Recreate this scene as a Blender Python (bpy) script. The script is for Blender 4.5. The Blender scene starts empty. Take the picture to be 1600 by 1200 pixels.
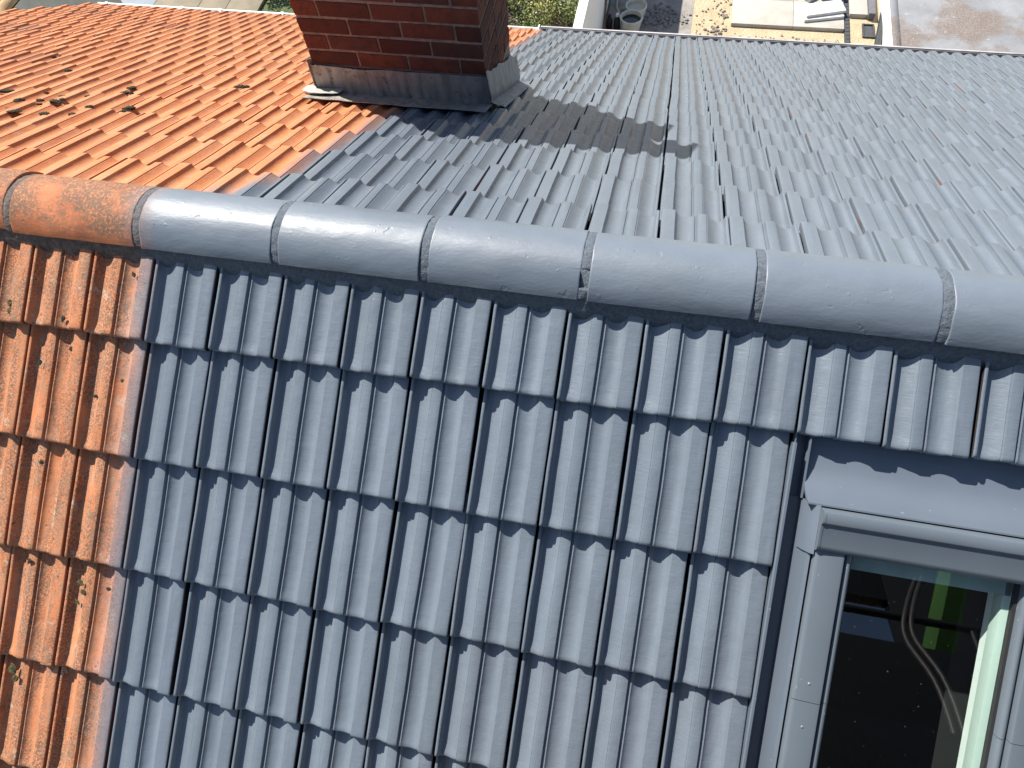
import bpy, bmesh, math, random
import numpy as np
from mathutils import Vector, Matrix, noise

# ------------------------------------------------------------------ camera, sky, sun, exposure
random.seed(7)
sc = bpy.context.scene
C = sc.collection
PI = math.pi
cd = bpy.data.cameras.new('camera'); cam = bpy.data.objects.new('camera', cd); C.objects.link(cam)
cam.location = (0.725, -1.10252, 1.39880)
cam.rotation_euler = (0.4808686, 0.0771389, 0.1969045)
FPX = 1067.98                                   # focal length in pixels of a 1600 px wide frame
cd.sensor_width = 36.0; cd.lens = FPX / 1600 * 36.0
cd.clip_start = 0.05; cd.clip_end = 500
sc.camera = cam

LIGHT = Vector((0.68, -0.46, -1.0))             # direction the sunlight travels
w = bpy.data.worlds.new('World'); sc.world = w; w.use_nodes = True
nt = w.node_tree
sky = nt.nodes.new('ShaderNodeTexSky'); sky.sky_type = 'NISHITA'; sky.sun_disc = False
sky.sun_elevation = math.atan2(1.0, math.hypot(LIGHT.x, LIGHT.y))
sky.sun_rotation = math.atan2(-LIGHT.x, -LIGHT.y) % (2 * PI)
sky.altitude = 20
bg = nt.nodes['Background']; bg.inputs[1].default_value = 0.085
nt.links.new(sky.outputs[0], bg.inputs[0])
sd = bpy.data.lights.new('sun', 'SUN'); sd.energy = 5.0; sd.angle = math.radians(0.53); sd.color = (1.0, 0.95, 0.87)
sun = bpy.data.objects.new('sun', sd); C.objects.link(sun)
sun.rotation_euler = LIGHT.to_track_quat('-Z', 'Y').to_euler(); sun.location = (-6, 5, 12)
vs = sc.view_settings
vs.view_transform = 'Standard'; vs.look = 'None'; vs.exposure = 0.94; vs.gamma = 1.0; vs.use_curve_mapping = False

# ------------------------------------------------------------------ measures of the roof
A = 0.532106                                    # pitch, both slopes
CA, SA = math.cos(A), math.sin(A)
W = 0.20                                        # tile cover width
LN, LF = 0.34148, 0.32399                       # tile cover length, front and rear
S0, X0 = 0.38961, -0.64076                      # front slope: first tail line, joint of column 0
T0, X1 = 0.41256, 0.76307                       # rear slope
STEP = 0.029                                    # step between courses
GZ = -6.0                                       # ground level

def NP(x, s, h=0.0):                            # point on the front slope: x, metres down from ridge, height
    return Vector((x, -s * CA - h * SA, -s * SA + h * CA))
def FP(x, t, h=0.0):                            # point on the rear slope
    return Vector((x, t * CA + h * SA, -t * SA + h * CA))
MN = Matrix.Rotation(A, 4, 'X')
MF = Matrix.Rotation(PI, 4, 'Z') @ Matrix.Rotation(A, 4, 'X')

# ------------------------------------------------------------------ helpers
def mesh_obj(name, me, mats=None, parent=None):
    o = bpy.data.objects.new(name, me); C.objects.link(o)
    if mats:
        for m in (mats if isinstance(mats, (list, tuple)) else [mats]): me.materials.append(m)
    if parent: o.parent = parent
    return o
def from_bm(name, bm, mats=None, parent=None, smooth=None):
    me = bpy.data.meshes.new(name); bm.to_mesh(me); bm.free()
    if smooth is not None:
        me.polygons.foreach_set('use_smooth', [True] * len(me.polygons))
        me.set_sharp_from_angle(angle=math.radians(smooth))
    return mesh_obj(name, me, mats, parent)
def empty(name, loc=(0, 0, 0), parent=None):
    o = bpy.data.objects.new(name, None); C.objects.link(o); o.location = loc; o.empty_display_size = 0.2
    if parent: o.parent = parent
    return o
def tag(o, label=None, cat=None, group=None, kind=None):
    if label: o['label'] = label
    if cat: o['category'] = cat
    if group: o['group'] = group
    if kind or cat: o['kind'] = kind or 'thing'
    return o
def box(bm, lo, hi, M=None, bevel=0.0, mi=0):
    vs_ = [bm.verts.new((x, y, z)) for z in (lo[2], hi[2]) for y in (lo[1], hi[1]) for x in (lo[0], hi[0])]
    fs = [bm.faces.new([vs_[i] for i in f]) for f in ((0, 2, 3, 1), (4, 5, 7, 6), (0, 1, 5, 4), (2, 6, 7, 3), (0, 4, 6, 2), (1, 3, 7, 5))]
    for f in fs: f.material_index = mi
    if bevel:
        es = list({e for f in fs for e in f.edges})
        r = bmesh.ops.bevel(bm, geom=es, offset=bevel, segments=2, profile=0.6, affect='EDGES')
        vs_ = list({v for f in r['faces'] for v in f.verts} | {v for v in vs_ if v.is_valid})
    if M is not None: bmesh.ops.transform(bm, matrix=M, verts=[v for v in vs_ if v.is_valid])
    return vs_
def boxo(name, lo, hi, mats, parent=None, M=None, bevel=0.0):
    bm = bmesh.new(); box(bm, lo, hi, M, bevel)
    return from_bm(name, bm, mats, parent, 40 if bevel else None)
def tube(bm, pts, r, n=10, caps=True):
    pts = [Vector(p) for p in pts]; rings = []
    rr = r if isinstance(r, (list, tuple)) else [r] * len(pts)
    up = Vector((0.13, 0.31, 0.94))
    for i, p in enumerate(pts):
        d = (pts[min(i + 1, len(pts) - 1)] - pts[max(i - 1, 0)]).normalized()
        u = d.cross(up); u = u.normalized() if u.length > 1e-4 else d.orthogonal().normalized(); v = d.cross(u)
        rings.append([bm.verts.new(p + (u * math.cos(2 * PI * k / n) + v * math.sin(2 * PI * k / n)) * rr[i]) for k in range(n)])
    for a, b in zip(rings, rings[1:]):
        for k in range(n): bm.faces.new((a[k], a[(k + 1) % n], b[(k + 1) % n], b[k]))
    if caps: bm.faces.new(rings[0]); bm.faces.new(rings[-1][::-1])
def tubeo(name, pts, r, mats, parent=None, n=10):
    bm = bmesh.new(); tube(bm, pts, r, n); bmesh.ops.recalc_face_normals(bm, faces=bm.faces[:])
    return from_bm(name, bm, mats, parent, 50)
def sweep(name, prof, x0, x1, place, mats, parent=None, smooth=30, closed=True, nx=1):
    """extrude a (p,q) profile along x; place(x,p,q)->point"""
    bm = bmesh.new(); rings = []
    for i in range(nx + 1):
        x = x0 + (x1 - x0) * i / nx
        rings.append([bm.verts.new(place(x, p, q)) for p, q in prof])
    n = len(prof)
    for a, b in zip(rings, rings[1:]):
        for k in range(n if closed else n - 1):
            bm.faces.new((a[k], a[(k + 1) % n], b[(k + 1) % n], b[k]))
    if closed: bm.faces.new(rings[0][::-1]); bm.faces.new(rings[-1])
    bmesh.ops.recalc_face_normals(bm, faces=bm.faces[:])
    return from_bm(name, bm, mats, parent, smooth)
def lathe(bm, prof, n=24, M=None):
    rings = [[bm.verts.new((r * math.cos(2 * PI * k / n), r * math.sin(2 * PI * k / n), z)) for k in range(n)] for r, z in prof]
    for a, b in zip(rings, rings[1:]):
        for k in range(n): bm.faces.new((a[k], a[(k + 1) % n], b[(k + 1) % n], b[k]))
    if M is not None: bmesh.ops.transform(bm, matrix=M, verts=[v for r in rings for v in r])
    return rings

# ------------------------------------------------------------------ materials
class NB:
    def __init__(s, name):
        s.m = bpy.data.materials.new(name); s.m.use_nodes = True; s.t = s.m.node_tree
        s.b = s.t.nodes['Principled BSDF']; s.out = s.t.nodes['Material Output']
    def n(s, typ, **kw):
        nd = s.t.nodes.new(typ)
        for k, v in kw.items(): setattr(nd, k, v)
        return nd
    def l(s, a, b): s.t.links.new(a, b)
    def pos(s): return s.n('ShaderNodeNewGeometry').outputs['Position']
    def objc(s): return s.n('ShaderNodeTexCoord').outputs['Object']
    def scale(s, vec, sc_, off=None):
        m = s.n('ShaderNodeMapping'); s.l(vec, m.inputs[0]); m.inputs['Scale'].default_value = sc_
        if off: m.inputs['Location'].default_value = off
        return m.outputs[0]
    def noise(s, vec, scale, detail=4, rough=0.55, dist=0.0, out='Fac'):
        nd = s.n('ShaderNodeTexNoise'); nd.inputs['Scale'].default_value = scale; nd.inputs['Detail'].default_value = detail
        nd.inputs['Roughness'].default_value = rough; nd.inputs['Distortion'].default_value = dist
        if vec is not None: s.l(vec, nd.inputs['Vector'])
        return nd.outputs[out]
    def ramp(s, fac, stops):
        r = s.n('ShaderNodeValToRGB'); s.l(fac, r.inputs[0]); e = r.color_ramp.elements
        while len(e) < len(stops): e.new(0.5)
        for el, (p, c) in zip(e, stops):
            el.position = p; el.color = (c, c, c, 1) if isinstance(c, (int, float)) else (*c, 1)
        return r.outputs[0]
    def math(s, op, a, b=None, c=None, clamp=False):
        m = s.n('ShaderNodeMath', operation=op); m.use_clamp = clamp
        for i, v in enumerate((a, b, c)):
            if v is None: continue
            if isinstance(v, (int, float)): m.inputs[i].default_value = v
            else: s.l(v, m.inputs[i])
        return m.outputs[0]
    def mix(s, fac, a, b, blend='MIX'):
        m = s.n('ShaderNodeMix', data_type='RGBA', blend_type=blend)
        for i, v in ((0, fac), (6, a), (7, b)):
            if isinstance(v, (int, float)): m.inputs[i].default_value = v if i == 0 else (v, v, v, 1)
            elif isinstance(v, tuple): m.inputs[i].default_value = (*v, 1)
            else: s.l(v, m.inputs[i])
        return m.outputs[2]
    def xyz(s, vec):
        x = s.n('ShaderNodeSeparateXYZ'); s.l(vec, x.inputs[0]); return x.outputs
    def rng(s, v, a, b, c, d, smooth=False):
        m = s.n('ShaderNodeMapRange', interpolation_type='SMOOTHSTEP' if smooth else 'LINEAR'); s.l(v, m.inputs[0])
        for i, q in enumerate((a, b, c, d)):
            if isinstance(q, (int, float)): m.inputs[i + 1].default_value = q
            else: s.l(q, m.inputs[i + 1])
        return m.outputs[0]
    def bump(s, h, strength, dist=0.01, prev=None):
        b = s.n('ShaderNodeBump'); b.inputs['Strength'].default_value = strength; b.inputs['Distance'].default_value = dist
        s.l(h, b.inputs['Height'])
        if prev is not None: s.l(prev, b.inputs['Normal'])
        return b.outputs[0]
    def fin(s, col=None, rough=None, normal=None, metal=None, spec=None):
        for key, v in (('Base Color', col), ('Roughness', rough), ('Normal', normal), ('Metallic', metal), ('Specular IOR Level', spec)):
            if v is None: continue
            if isinstance(v, (int, float)): s.b.inputs[key].default_value = v
            elif isinstance(v, tuple): s.b.inputs[key].default_value = (*v, 1)
            else: s.l(v, s.b.inputs[key])
        return s.m
def plain(name, col, rough=0.6, metal=0.0, var=0.12, scale=14.0, bump=0.0, spec=0.5):
    q = NB(name); p = q.pos(); f = q.noise(p, scale, 5)
    lo = tuple(max(0, c * (1 - var)) for c in col); hi = tuple(min(1, c * (1 + var)) for c in col)
    c = q.ramp(f, [(0.3, lo), (0.7, hi)])
    nrm = q.bump(q.noise(p, scale * 6, 4), bump, 0.01) if bump else None
    return q.fin(c, rough, nrm, metal, spec)

PAINT = (0.126, 0.150, 0.180)
def spray_mask(q, p):
    """0 = bare clay on the left, 1 = sprayed grey; the edge of the sprayed area"""
    x, y, z = q.xyz(p)
    bound = q.rng(y, 0.05, 0.35, -0.655, -0.475, True)
    wob = q.math('MULTIPLY', q.math('SUBTRACT', q.noise(p, 3.0, 3), 0.5), 0.09)
    d = q.math('ADD', q.math('SUBTRACT', x, bound), wob)
    m = q.rng(d, -0.105, 0.045, 0.0, 1.0, True)
    grain = q.noise(p, 420, 2)
    return q.math('MULTIPLY', m, q.rng(grain, 0.25, 0.6, q.math('SUBTRACT', q.math('MULTIPLY', m, 1.0), 0.0), 1.0), clamp=True), y
def clay_color(q, p, y):
    rnd = q.n('ShaderNodeObjectInfo').outputs['Random']
    a = q.ramp(q.noise(p, 7, 5, 0.6), [(0.28, (0.46, 0.150, 0.055)), (0.5, (0.53, 0.195, 0.078)), (0.75, (0.56, 0.255, 0.135))])
    a = q.mix(q.math('MULTIPLY', rnd, 0.30), a, (0.40, 0.13, 0.055))
    a = q.mix(q.math('MULTIPLY', q.rng(q.noise(p, 30, 5, 0.7), 0.45, 0.7, 0.0, 0.45), q.rng(y, -0.02, 0.10, 1.0, 0.25)), a, (0.52, 0.29, 0.18))
    # lichen specks and dark algae: heavier on the front slope
    front = q.rng(y, -0.02, 0.10, 1.0, 0.30)
    st = q.scale(p, (22, 4, 4))
    zone = q.rng(q.noise(st, 1.0, 3, 0.6), 0.33, 0.56, 0.0, 1.0)
    ox = q.xyz(q.objc())[0]
    ribs = q.math('MAXIMUM', q.math('MULTIPLY', q.rng(ox, .045, .062, 0, 1), q.rng(ox, .088, .098, 1, 0)), q.math('MULTIPLY', q.rng(ox, .135, .155, 0, .75), q.rng(ox, .170, .195, 1, .35)))
    zone = q.math('MAXIMUM', zone, q.math('MULTIPLY', ribs, q.rng(q.noise(p, 14, 4, .6), .36, .56, 0, 1)))
    speck = q.rng(q.noise(p, 190, 3, 0.7), 0.43, 0.56, 0.0, 1.0)
    speck2 = q.rng(q.noise(p, 60, 4, 0.75), 0.50, 0.60, 0.0, 1.0)
    m = q.math('MULTIPLY', q.math('MULTIPLY', zone, q.math('MAXIMUM', speck, q.math('MULTIPLY', speck2, 0.8))), front, clamp=True)
    c = q.mix(q.math('MULTIPLY', m, 0.85), a, (0.085, 0.066, 0.050))
    v = q.n('ShaderNodeTexVoronoi'); v.inputs['Scale'].default_value = 34; v.inputs['Randomness'].default_value = 1.0; q.l(p, v.inputs['Vector'])
    dots = q.math('MULTIPLY', q.rng(v.outputs['Distance'], 0.10, 0.17, 1.0, 0.0), q.rng(q.noise(p, 9, 2), 0.50, 0.58, 0.0, 1.0))
    c = q.mix(q.math('MULTIPLY', dots, q.math('MULTIPLY', front, 0.8)), c, (0.07, 0.055, 0.04))
    pale = q.math('MULTIPLY', q.rng(q.noise(p, 16, 3, 0.6), 0.63, 0.69, 0.0, 1.0), q.rng(q.noise(p, 160, 3), 0.42, 0.55, 0.0, 1.0))
    c = q.mix(q.math('MULTIPLY', pale, q.math('MULTIPLY', front, 0.75)), c, (0.40, 0.37, 0.29))
    film = q.math('MULTIPLY', q.rng(q.noise(st, 2.3, 5, 0.7), 0.45, 0.68, 0.0, 0.55), front)
    c = q.mix(film, c, (0.24, 0.165, 0.115))
    # brown weathering towards the far left of the rear slope
    x, yy, z = q.xyz(p)
    brown = q.math('MULTIPLY', q.rng(q.noise(p, 1.5, 5, 0.65), 0.50, 0.66, 0.0, 1.0), q.rng(x, -4.2, -0.8, 0.55, 0.0))
    c = q.mix(brown, c, (0.16, 0.075, 0.05))
    return c
def tile_material():
    q = NB('sprayed_clay_tile'); p = q.pos()
    mask, y = spray_mask(q, p)
    clay = clay_color(q, p, y)
    rnd = q.n('ShaderNodeObjectInfo').outputs['Random']
    g = q.ramp(q.noise(p, 5, 4), [(0.3, tuple(c * 0.93 for c in PAINT)), (0.7, tuple(c * 1.06 for c in PAINT))])
    g = q.mix(q.math('MULTIPLY', rnd, 0.34), g, tuple(c * 0.78 for c in PAINT))
    runs = q.rng(q.noise(q.scale(p, (40, 5, 5)), 1.0, 4, 0.65), 0.50, 0.72, 0.0, 0.35)
    g = q.mix(runs, g, tuple(c * 1.32 for c in PAINT))
    dirt = q.rng(q.noise(p, 48, 4, 0.7), 0.69, 0.76, 0.0, 0.5)
    g = q.mix(dirt, g, (0.075, 0.085, 0.098))
    col = q.mix(mask, clay, g)
    rough = q.mix(mask, 0.82, q.ramp(q.noise(p, 30, 4), [(0.3, 0.27), (0.7, 0.38)]))
    oc = q.objc()
    rip = q.noise(q.scale(oc, (14, 260, 30)), 1.0, 3, 0.5)
    lump = q.noise(p, 26, 3, 0.5)
    grit = q.noise(p, 330, 3, 0.6)
    nr = q.bump(rip, 0.16, 0.0035)
    nr = q.bump(lump, 0.30, 0.006, nr)
    nr = q.bump(grit, 0.16, 0.0022, nr)
    pim = q.rng(q.noise(p, 62, 2, 0.4), 0.735, 0.80, 0.0, 1.0)
    nr = q.bump(pim, 0.18, 0.003, nr)
    return q.fin(col, rough, nr, 0.0, q.mix(mask, 0.25, 0.52))
def tile_side_material():
    """faces inside the joints: gap shade coloured in on the front, rear bare clay where the spray did not reach"""
    q = NB('joint_side_clay_shade'); p = q.pos()
    rnd = q.n('ShaderNodeObjectInfo').outputs['Random']
    f = q.rng(q.math('ADD', q.noise(p, 4.5, 3), q.math('MULTIPLY', rnd, 0.30)), 0.34, 0.48, 0.0, 1.0)
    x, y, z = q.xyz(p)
    raw = q.mix(q.rng(y, -0.05, 0.1, 0.0, 1.0), (0.022, 0.013, 0.012), (0.22, 0.075, 0.045))  # front slope near-black: shade of the gaps put into the colour
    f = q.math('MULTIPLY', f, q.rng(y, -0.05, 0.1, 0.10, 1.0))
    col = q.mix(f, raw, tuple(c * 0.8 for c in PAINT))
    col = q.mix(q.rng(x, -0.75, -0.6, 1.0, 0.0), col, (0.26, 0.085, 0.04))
    return q.fin(col, 0.85, q.bump(q.noise(p, 200, 3), 0.3, 0.003), 0.0, 0.2)
def cap_material():
    q = NB('sprayed_ridge_cap'); p = q.pos()
    mask, y = spray_mask(q, p)
    x = q.xyz(p)[0]
    clay = q.ramp(q.noise(p, 9, 5, 0.6), [(0.3, (0.44, 0.125, 0.045)), (0.7, (0.57, 0.21, 0.095))])
    top = q.xyz(q.n('ShaderNodeNewGeometry').outputs['Normal'])[2]
    zone = q.math('MULTIPLY', q.rng(top, 0.30, 0.70, 0.0, 1.0), q.rng(q.noise(p, 5.5, 5, 0.6), 0.33, 0.48, 0.0, 1.0))
    sp = q.rng(q.noise(p, 130, 4, 0.75), 0.38, 0.50, 0.0, 1.0)
    clay = q.mix(q.math('MULTIPLY', q.math('MULTIPLY', zone, sp), 0.85), clay, (0.10, 0.085, 0.06))
    v = q.n('ShaderNodeTexVoronoi'); v.inputs['Scale'].default_value = 26; q.l(p, v.inputs['Vector'])
    clay = q.mix(q.rng(v.outputs['Distance'], 0.07, 0.13, 0.7, 0.0), clay, (0.12, 0.07, 0.045))
    g = q.ramp(q.noise(p, 6, 4), [(0.3, tuple(c * 0.95 for c in PAINT)), (0.7, tuple(c * 1.06 for c in PAINT))])
    chips = q.rng(q.noise(p, 26, 4, 0.7), 0.715, 0.73, 0.0, 0.7)
    g = q.mix(chips, g, (0.06, 0.065, 0.07))
    col = q.mix(mask, clay, g)
    rough = q.mix(mask, 0.8, q.ramp(q.noise(p, 18, 3), [(0.3, 0.42), (0.7, 0.52)]))
    nr = q.bump(q.noise(q.scale(p, (1, 3, 3)), 10, 3, 0.5), 0.15, 0.006)
    nr = q.bump(q.noise(q.scale(p, (1, 2.5, 2.5)), 55, 3, 0.5), 0.16, 0.003, nr)
    pit = q.rng(q.noise(p, 24, 3, 0.5), 0.69, 0.73, 0.0, 1.0)
    nr = q.bump(pit, 0.25, -0.003, nr)
    blob = q.rng(q.noise(p, 55, 2, 0.4), 0.70, 0.78, 0.0, 1.0)
    nr = q.bump(blob, 0.2, 0.003, nr)
    nr = q.bump(q.noise(p, 380, 2), 0.10, 0.002, nr)
    return q.fin(col, rough, nr, 0.0, q.mix(mask, 0.25, 0.55))
def mortar_material():
    q = NB('sprayed_mortar'); p = q.pos()
    mask, y = spray_mask(q, p)
    raw = q.ramp(q.noise(p, 60, 5, 0.7), [(0.3, (0.055, 0.042, 0.036)), (0.7, (0.17, 0.135, 0.115))])
    g = q.ramp(q.noise(p, 90, 5, 0.7), [(0.3, tuple(c * 0.50 for c in PAINT)), (0.7, tuple(c * 0.95 for c in PAINT))])
    nr = q.bump(q.noise(p, 120, 4, 0.7), 0.8, 0.006)
    return q.fin(q.mix(mask, raw, g), 0.8, nr, 0.0, 0.3)
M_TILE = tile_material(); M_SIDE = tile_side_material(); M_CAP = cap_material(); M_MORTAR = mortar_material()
M_DECK = plain('roof_underlay', (0.018, 0.016, 0.015), 0.9)
def metal_paint(name, col, rough=0.42):
    q = NB(name); p = q.pos()
    c = q.ramp(q.noise(p, 4, 4), [(0.3, tuple(v * 0.94 for v in col)), (0.7, tuple(v * 1.05 for v in col))])
    specks = q.rng(q.noise(p, 70, 2), 0.73, 0.76, 0.0, 0.5)
    c = q.mix(specks, c, (0.30, 0.30, 0.30))
    nr = q.bump(q.noise(p, 5, 2), 0.10, 0.01)
    return q.fin(c, q.ramp(q.noise(p, 12, 4), [(0.3, rough - 0.05), (0.7, rough + 0.08)]), nr, 0.0, 0.5)
M_FRAME = metal_paint('grey_coated_aluminium', (0.105, 0.128, 0.152))
M_FLASH = metal_paint('grey_flashing', (0.100, 0.122, 0.152), 0.36)
M_RUBBER = plain('black_rubber', (0.012, 0.012, 0.013), 0.6)
M_LINING = plain('white_lining', (0.78, 0.80, 0.78), 0.5, var=0.04)
M_ROOM = plain('dark_room', (0.012, 0.012, 0.013), 0.9)
M_STEEL = plain('zinc_screw', (0.42, 0.44, 0.46), 0.4, 0.7)

def glass_material():
    q = NB('tinted_window_glass'); p = q.pos()
    tr = q.n('ShaderNodeBsdfTransparent'); tr.inputs[0].default_value = (0.93, 0.975, 0.957, 1)
    gl = q.n('ShaderNodeBsdfGlossy'); gl.inputs['Roughness'].default_value = 0.012; gl.inputs[0].default_value = (1, 1, 1, 1)
    fr = q.n('ShaderNodeFresnel'); fr.inputs[0].default_value = 1.95
    dust = q.n('ShaderNodeBsdfDiffuse'); dust.inputs[0].default_value = (0.5, 0.5, 0.5, 1)
    m1 = q.n('ShaderNodeMixShader'); q.l(q.math('MULTIPLY', fr.outputs[0], q.math('SUBTRACT', 1.0, q.n('ShaderNodeNewGeometry').outputs['Backfacing'])), m1.inputs[0]); q.l(tr.outputs[0], m1.inputs[1]); q.l(gl.outputs[0], m1.inputs[2])
    d = q.rng(q.noise(p, 95, 2, 0.4), 0.765, 0.785, 0.0, 0.10)
    m2 = q.n('ShaderNodeMixShader'); q.l(d, m2.inputs[0]); q.l(m1.outputs[0], m2.inputs[1]); q.l(dust.outputs[0], m2.inputs[2])
    q.l(m2.outputs[0], q.out.inputs[0]); return q.m
M_GLASS = glass_material()

def brick_material():
    q = NB('red_brick'); p = q.pos(); oc = q.objc()
    rnd = q.n('ShaderNodeObjectInfo').outputs['Random']
    c = q.ramp(rnd, [(0.0, (0.085, 0.030, 0.021)), (0.3, (0.150, 0.046, 0.028)), (0.6, (0.185, 0.058, 0.032)), (0.85, (0.135, 0.050, 0.034)), (1.0, (0.070, 0.034, 0.027))])
    c = q.mix(q.rng(q.noise(p, 22, 5, 0.65), 0.45, 0.7, 0.0, 0.65), c, (0.050, 0.024, 0.021))
    c = q.mix(q.rng(q.noise(p, 60, 3, 0.6), 0.66, 0.74, 0.0, 0.5), c, (0.24, 0.13, 0.10))
    # combed wire-cut face: fine vertical and horizontal dimples
    wv = q.n('ShaderNodeTexVoronoi'); wv.inputs['Scale'].default_value = 1.0
    q.l(q.scale(oc, (150, 150, 170)), wv.inputs['Vector'])
    nr = q.bump(wv.outputs['Distance'], 0.7, 0.004)
    nr = q.bump(q.noise(p, 45, 4), 0.4, 0.006, nr)
    return q.fin(c, 0.88, nr, 0.0, 0.25)
M_BRICK = brick_material()
M_JOINT = plain('lime_mortar', (0.27, 0.215, 0.18), 0.92, var=0.3, scale=40, bump=0.6, spec=0.2)
def lead_material():
    q = NB('weathered_lead'); p = q.pos()
    st = q.scale(p, (30, 30, 5))
    c = q.ramp(q.noise(st, 1.0, 5, 0.65), [(0.28, (0.13, 0.122, 0.115)), (0.5, (0.30, 0.28, 0.25)), (0.8, (0.48, 0.44, 0.38))])
    c = q.mix(q.rng(q.noise(p, 24, 4, 0.7), 0.60, 0.68, 0.0, 0.8), c, (0.035, 0.032, 0.032))
    x, y, z = q.xyz(p)
    sp = q.rng(q.math('ADD', x, q.math('MULTIPLY', q.noise(p, 6, 3), 0.3)), -0.30, 0.15, 0.0, 0.5)
    c = q.mix(sp, c, tuple(v * 0.95 for v in PAINT))
    nr = q.bump(q.noise(p, 14, 4), 0.5, 0.012)
    return q.fin(c, 0.55, nr, 0.25, 0.5)
M_LEAD = lead_material()
M_CEM = plain('pale_cement_fillet', (0.36, 0.345, 0.31), 0.9, scale=30, bump=0.4)
M_CONC = plain('concrete', (0.34, 0.33, 0.31), 0.9, var=0.2, scale=8, bump=0.4)
M_MOSS = plain('dark_moss', (0.030, 0.028, 0.014), 1.0, var=0.6, scale=90, bump=0.8)
M_MOSSY = plain('dry_moss', (0.085, 0.072, 0.028), 1.0, var=0.6, scale=90, bump=0.8)

# ------------------------------------------------------------------ ground and yard surfaces
def ground_material():
    q = NB('yard_ground'); p = q.pos()
    c = q.ramp(q.noise(p, 0.8, 6, 0.6), [(0.3, (0.20, 0.16, 0.11)), (0.7, (0.34, 0.27, 0.18))])
    c = q.mix(q.rng(q.noise(p, 0.25, 3), 0.45, 0.6, 0, 1), c, (0.07, 0.10, 0.035))
    return q.fin(c, 0.95, q.bump(q.noise(p, 20, 5), 0.6, 0.03))
bm = bmesh.new()
N = 24
gv = [[bm.verts.new((-150 + 300 * i / N, -150 + 300 * j / N, GZ)) for i in range(N + 1)] for j in range(N + 1)]
for j in range(N):
    for i in range(N): bm.faces.new((gv[j][i], gv[j][i + 1], gv[j + 1][i + 1], gv[j + 1][i]))
tag(from_bm('ground', bm, ground_material()), kind='structure')

def sheet(name, x0, x1, y0, y1, z, mat, kind='structure'):
    bm = bmesh.new(); nx = max(2, int((x1 - x0) / .25)); ny = max(2, int((y1 - y0) / .25))
    g = [[bm.verts.new((x0 + (x1 - x0) * i / nx, y0 + (y1 - y0) * j / ny, z)) for i in range(nx + 1)] for j in range(ny + 1)]
    for j in range(ny):
        for i in range(nx): bm.faces.new((g[j][i], g[j][i + 1], g[j + 1][i + 1], g[j + 1][i]))
    return tag(from_bm(name, bm, mat), kind=kind)
q = NB('screed_concrete'); p = q.pos()
c_ = q.ramp(q.noise(p, 3, 6, 0.65), [(0.3, (0.17, 0.155, 0.14)), (0.7, (0.33, 0.31, 0.285))])
c_ = q.mix(q.rng(q.noise(p, 1.2, 3), 0.55, 0.7, 0, 0.6), c_, (0.30, 0.22, 0.16))
sheet('patio', -0.36, 1.02, 5.2, 16, GZ + 0.008, q.fin(c_, 0.9, q.bump(q.noise(p, 30, 4), 0.4, 0.02)))
q = NB('bedding_sand'); p = q.pos()
c_ = q.ramp(q.noise(p, 4, 6, 0.7), [(0.3, (0.36, 0.275, 0.165)), (0.7, (0.48, 0.39, 0.26))])
sheet('sand_bed', 1.02, 4.05, 5.2, 16, GZ + 0.004, q.fin(c_, 0.95, q.bump(q.noise(p, 25, 5), 0.6, 0.04)))
q = NB('garden_soil'); p = q.pos()
c_ = q.ramp(q.noise(p, 6, 5), [(0.3, (0.035, 0.032, 0.018)), (0.7, (0.085, 0.07, 0.04))])
sheet('garden_bed', -3.6, -0.50, 5.2, 16, GZ + 0.006, q.fin(c_, 0.95, q.bump(q.noise(p, 25, 5), 0.8, 0.05)))

# ------------------------------------------------------------------ house
house = empty('house', (0, 0, GZ))
tag(house, 'tiled gable house with orange clay roof half sprayed slate grey', 'house')
def adopt(o, parent):
    o.parent = parent; o.matrix_parent_inverse = parent.matrix_basis.inverted() if parent is house else Matrix.Identity(4)
    return o
XL, XR = -5.44, 6.36
TE = T0 + 16 * LF                                # rear tail line at the eave
SE = S0 + 15 * LN
wall_mat = plain('pale_render', (0.55, 0.52, 0.46), 0.9, scale=3, bump=0.2)
adopt(boxo('wall', (XL + 0.25, -SE * CA + 0.45, GZ - 0.2), (XR - 0.25, TE * CA - 0.45, -TE * SA + 0.05), wall_mat), house)
# roof decks that carry the tiles (inverted V, kept below the tile troughs); a hole is left for the roof window
WX0, WX1, WS0, WS1 = 1.20, 1.84, 0.60, 1.62
def deck(name, rects, P, h0=-0.105, h1=-0.075):
    bm = bmesh.new()
    for (xa, xb, sa, sb) in rects:
        v = [bm.verts.new(P(x, s, h)) for h in (h0, h1) for s in (sa, sb) for x in (xa, xb)]
        for f in ((0, 2, 3, 1), (4, 5, 7, 6), (0, 1, 5, 4), (2, 6, 7, 3), (0, 4, 6, 2), (1, 3, 7, 5)): bm.faces.new([v[i] for i in f])
    bmesh.ops.recalc_face_normals(bm, faces=bm.faces[:])
    return adopt(from_bm(name, bm, M_DECK), house)
front = deck('front_roof_slope', [(XL, XR, 0.0, WS0 - .02), (XL, WX0, WS0 - .02, SE - .03), (WX1, XR, WS0 - .02, SE - .03), (WX0, WX1, WS1, SE - .03)], NP)
rear = deck('rear_roof_slope', [(XL, XR, 0.0, TE - .04)], FP)

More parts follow.
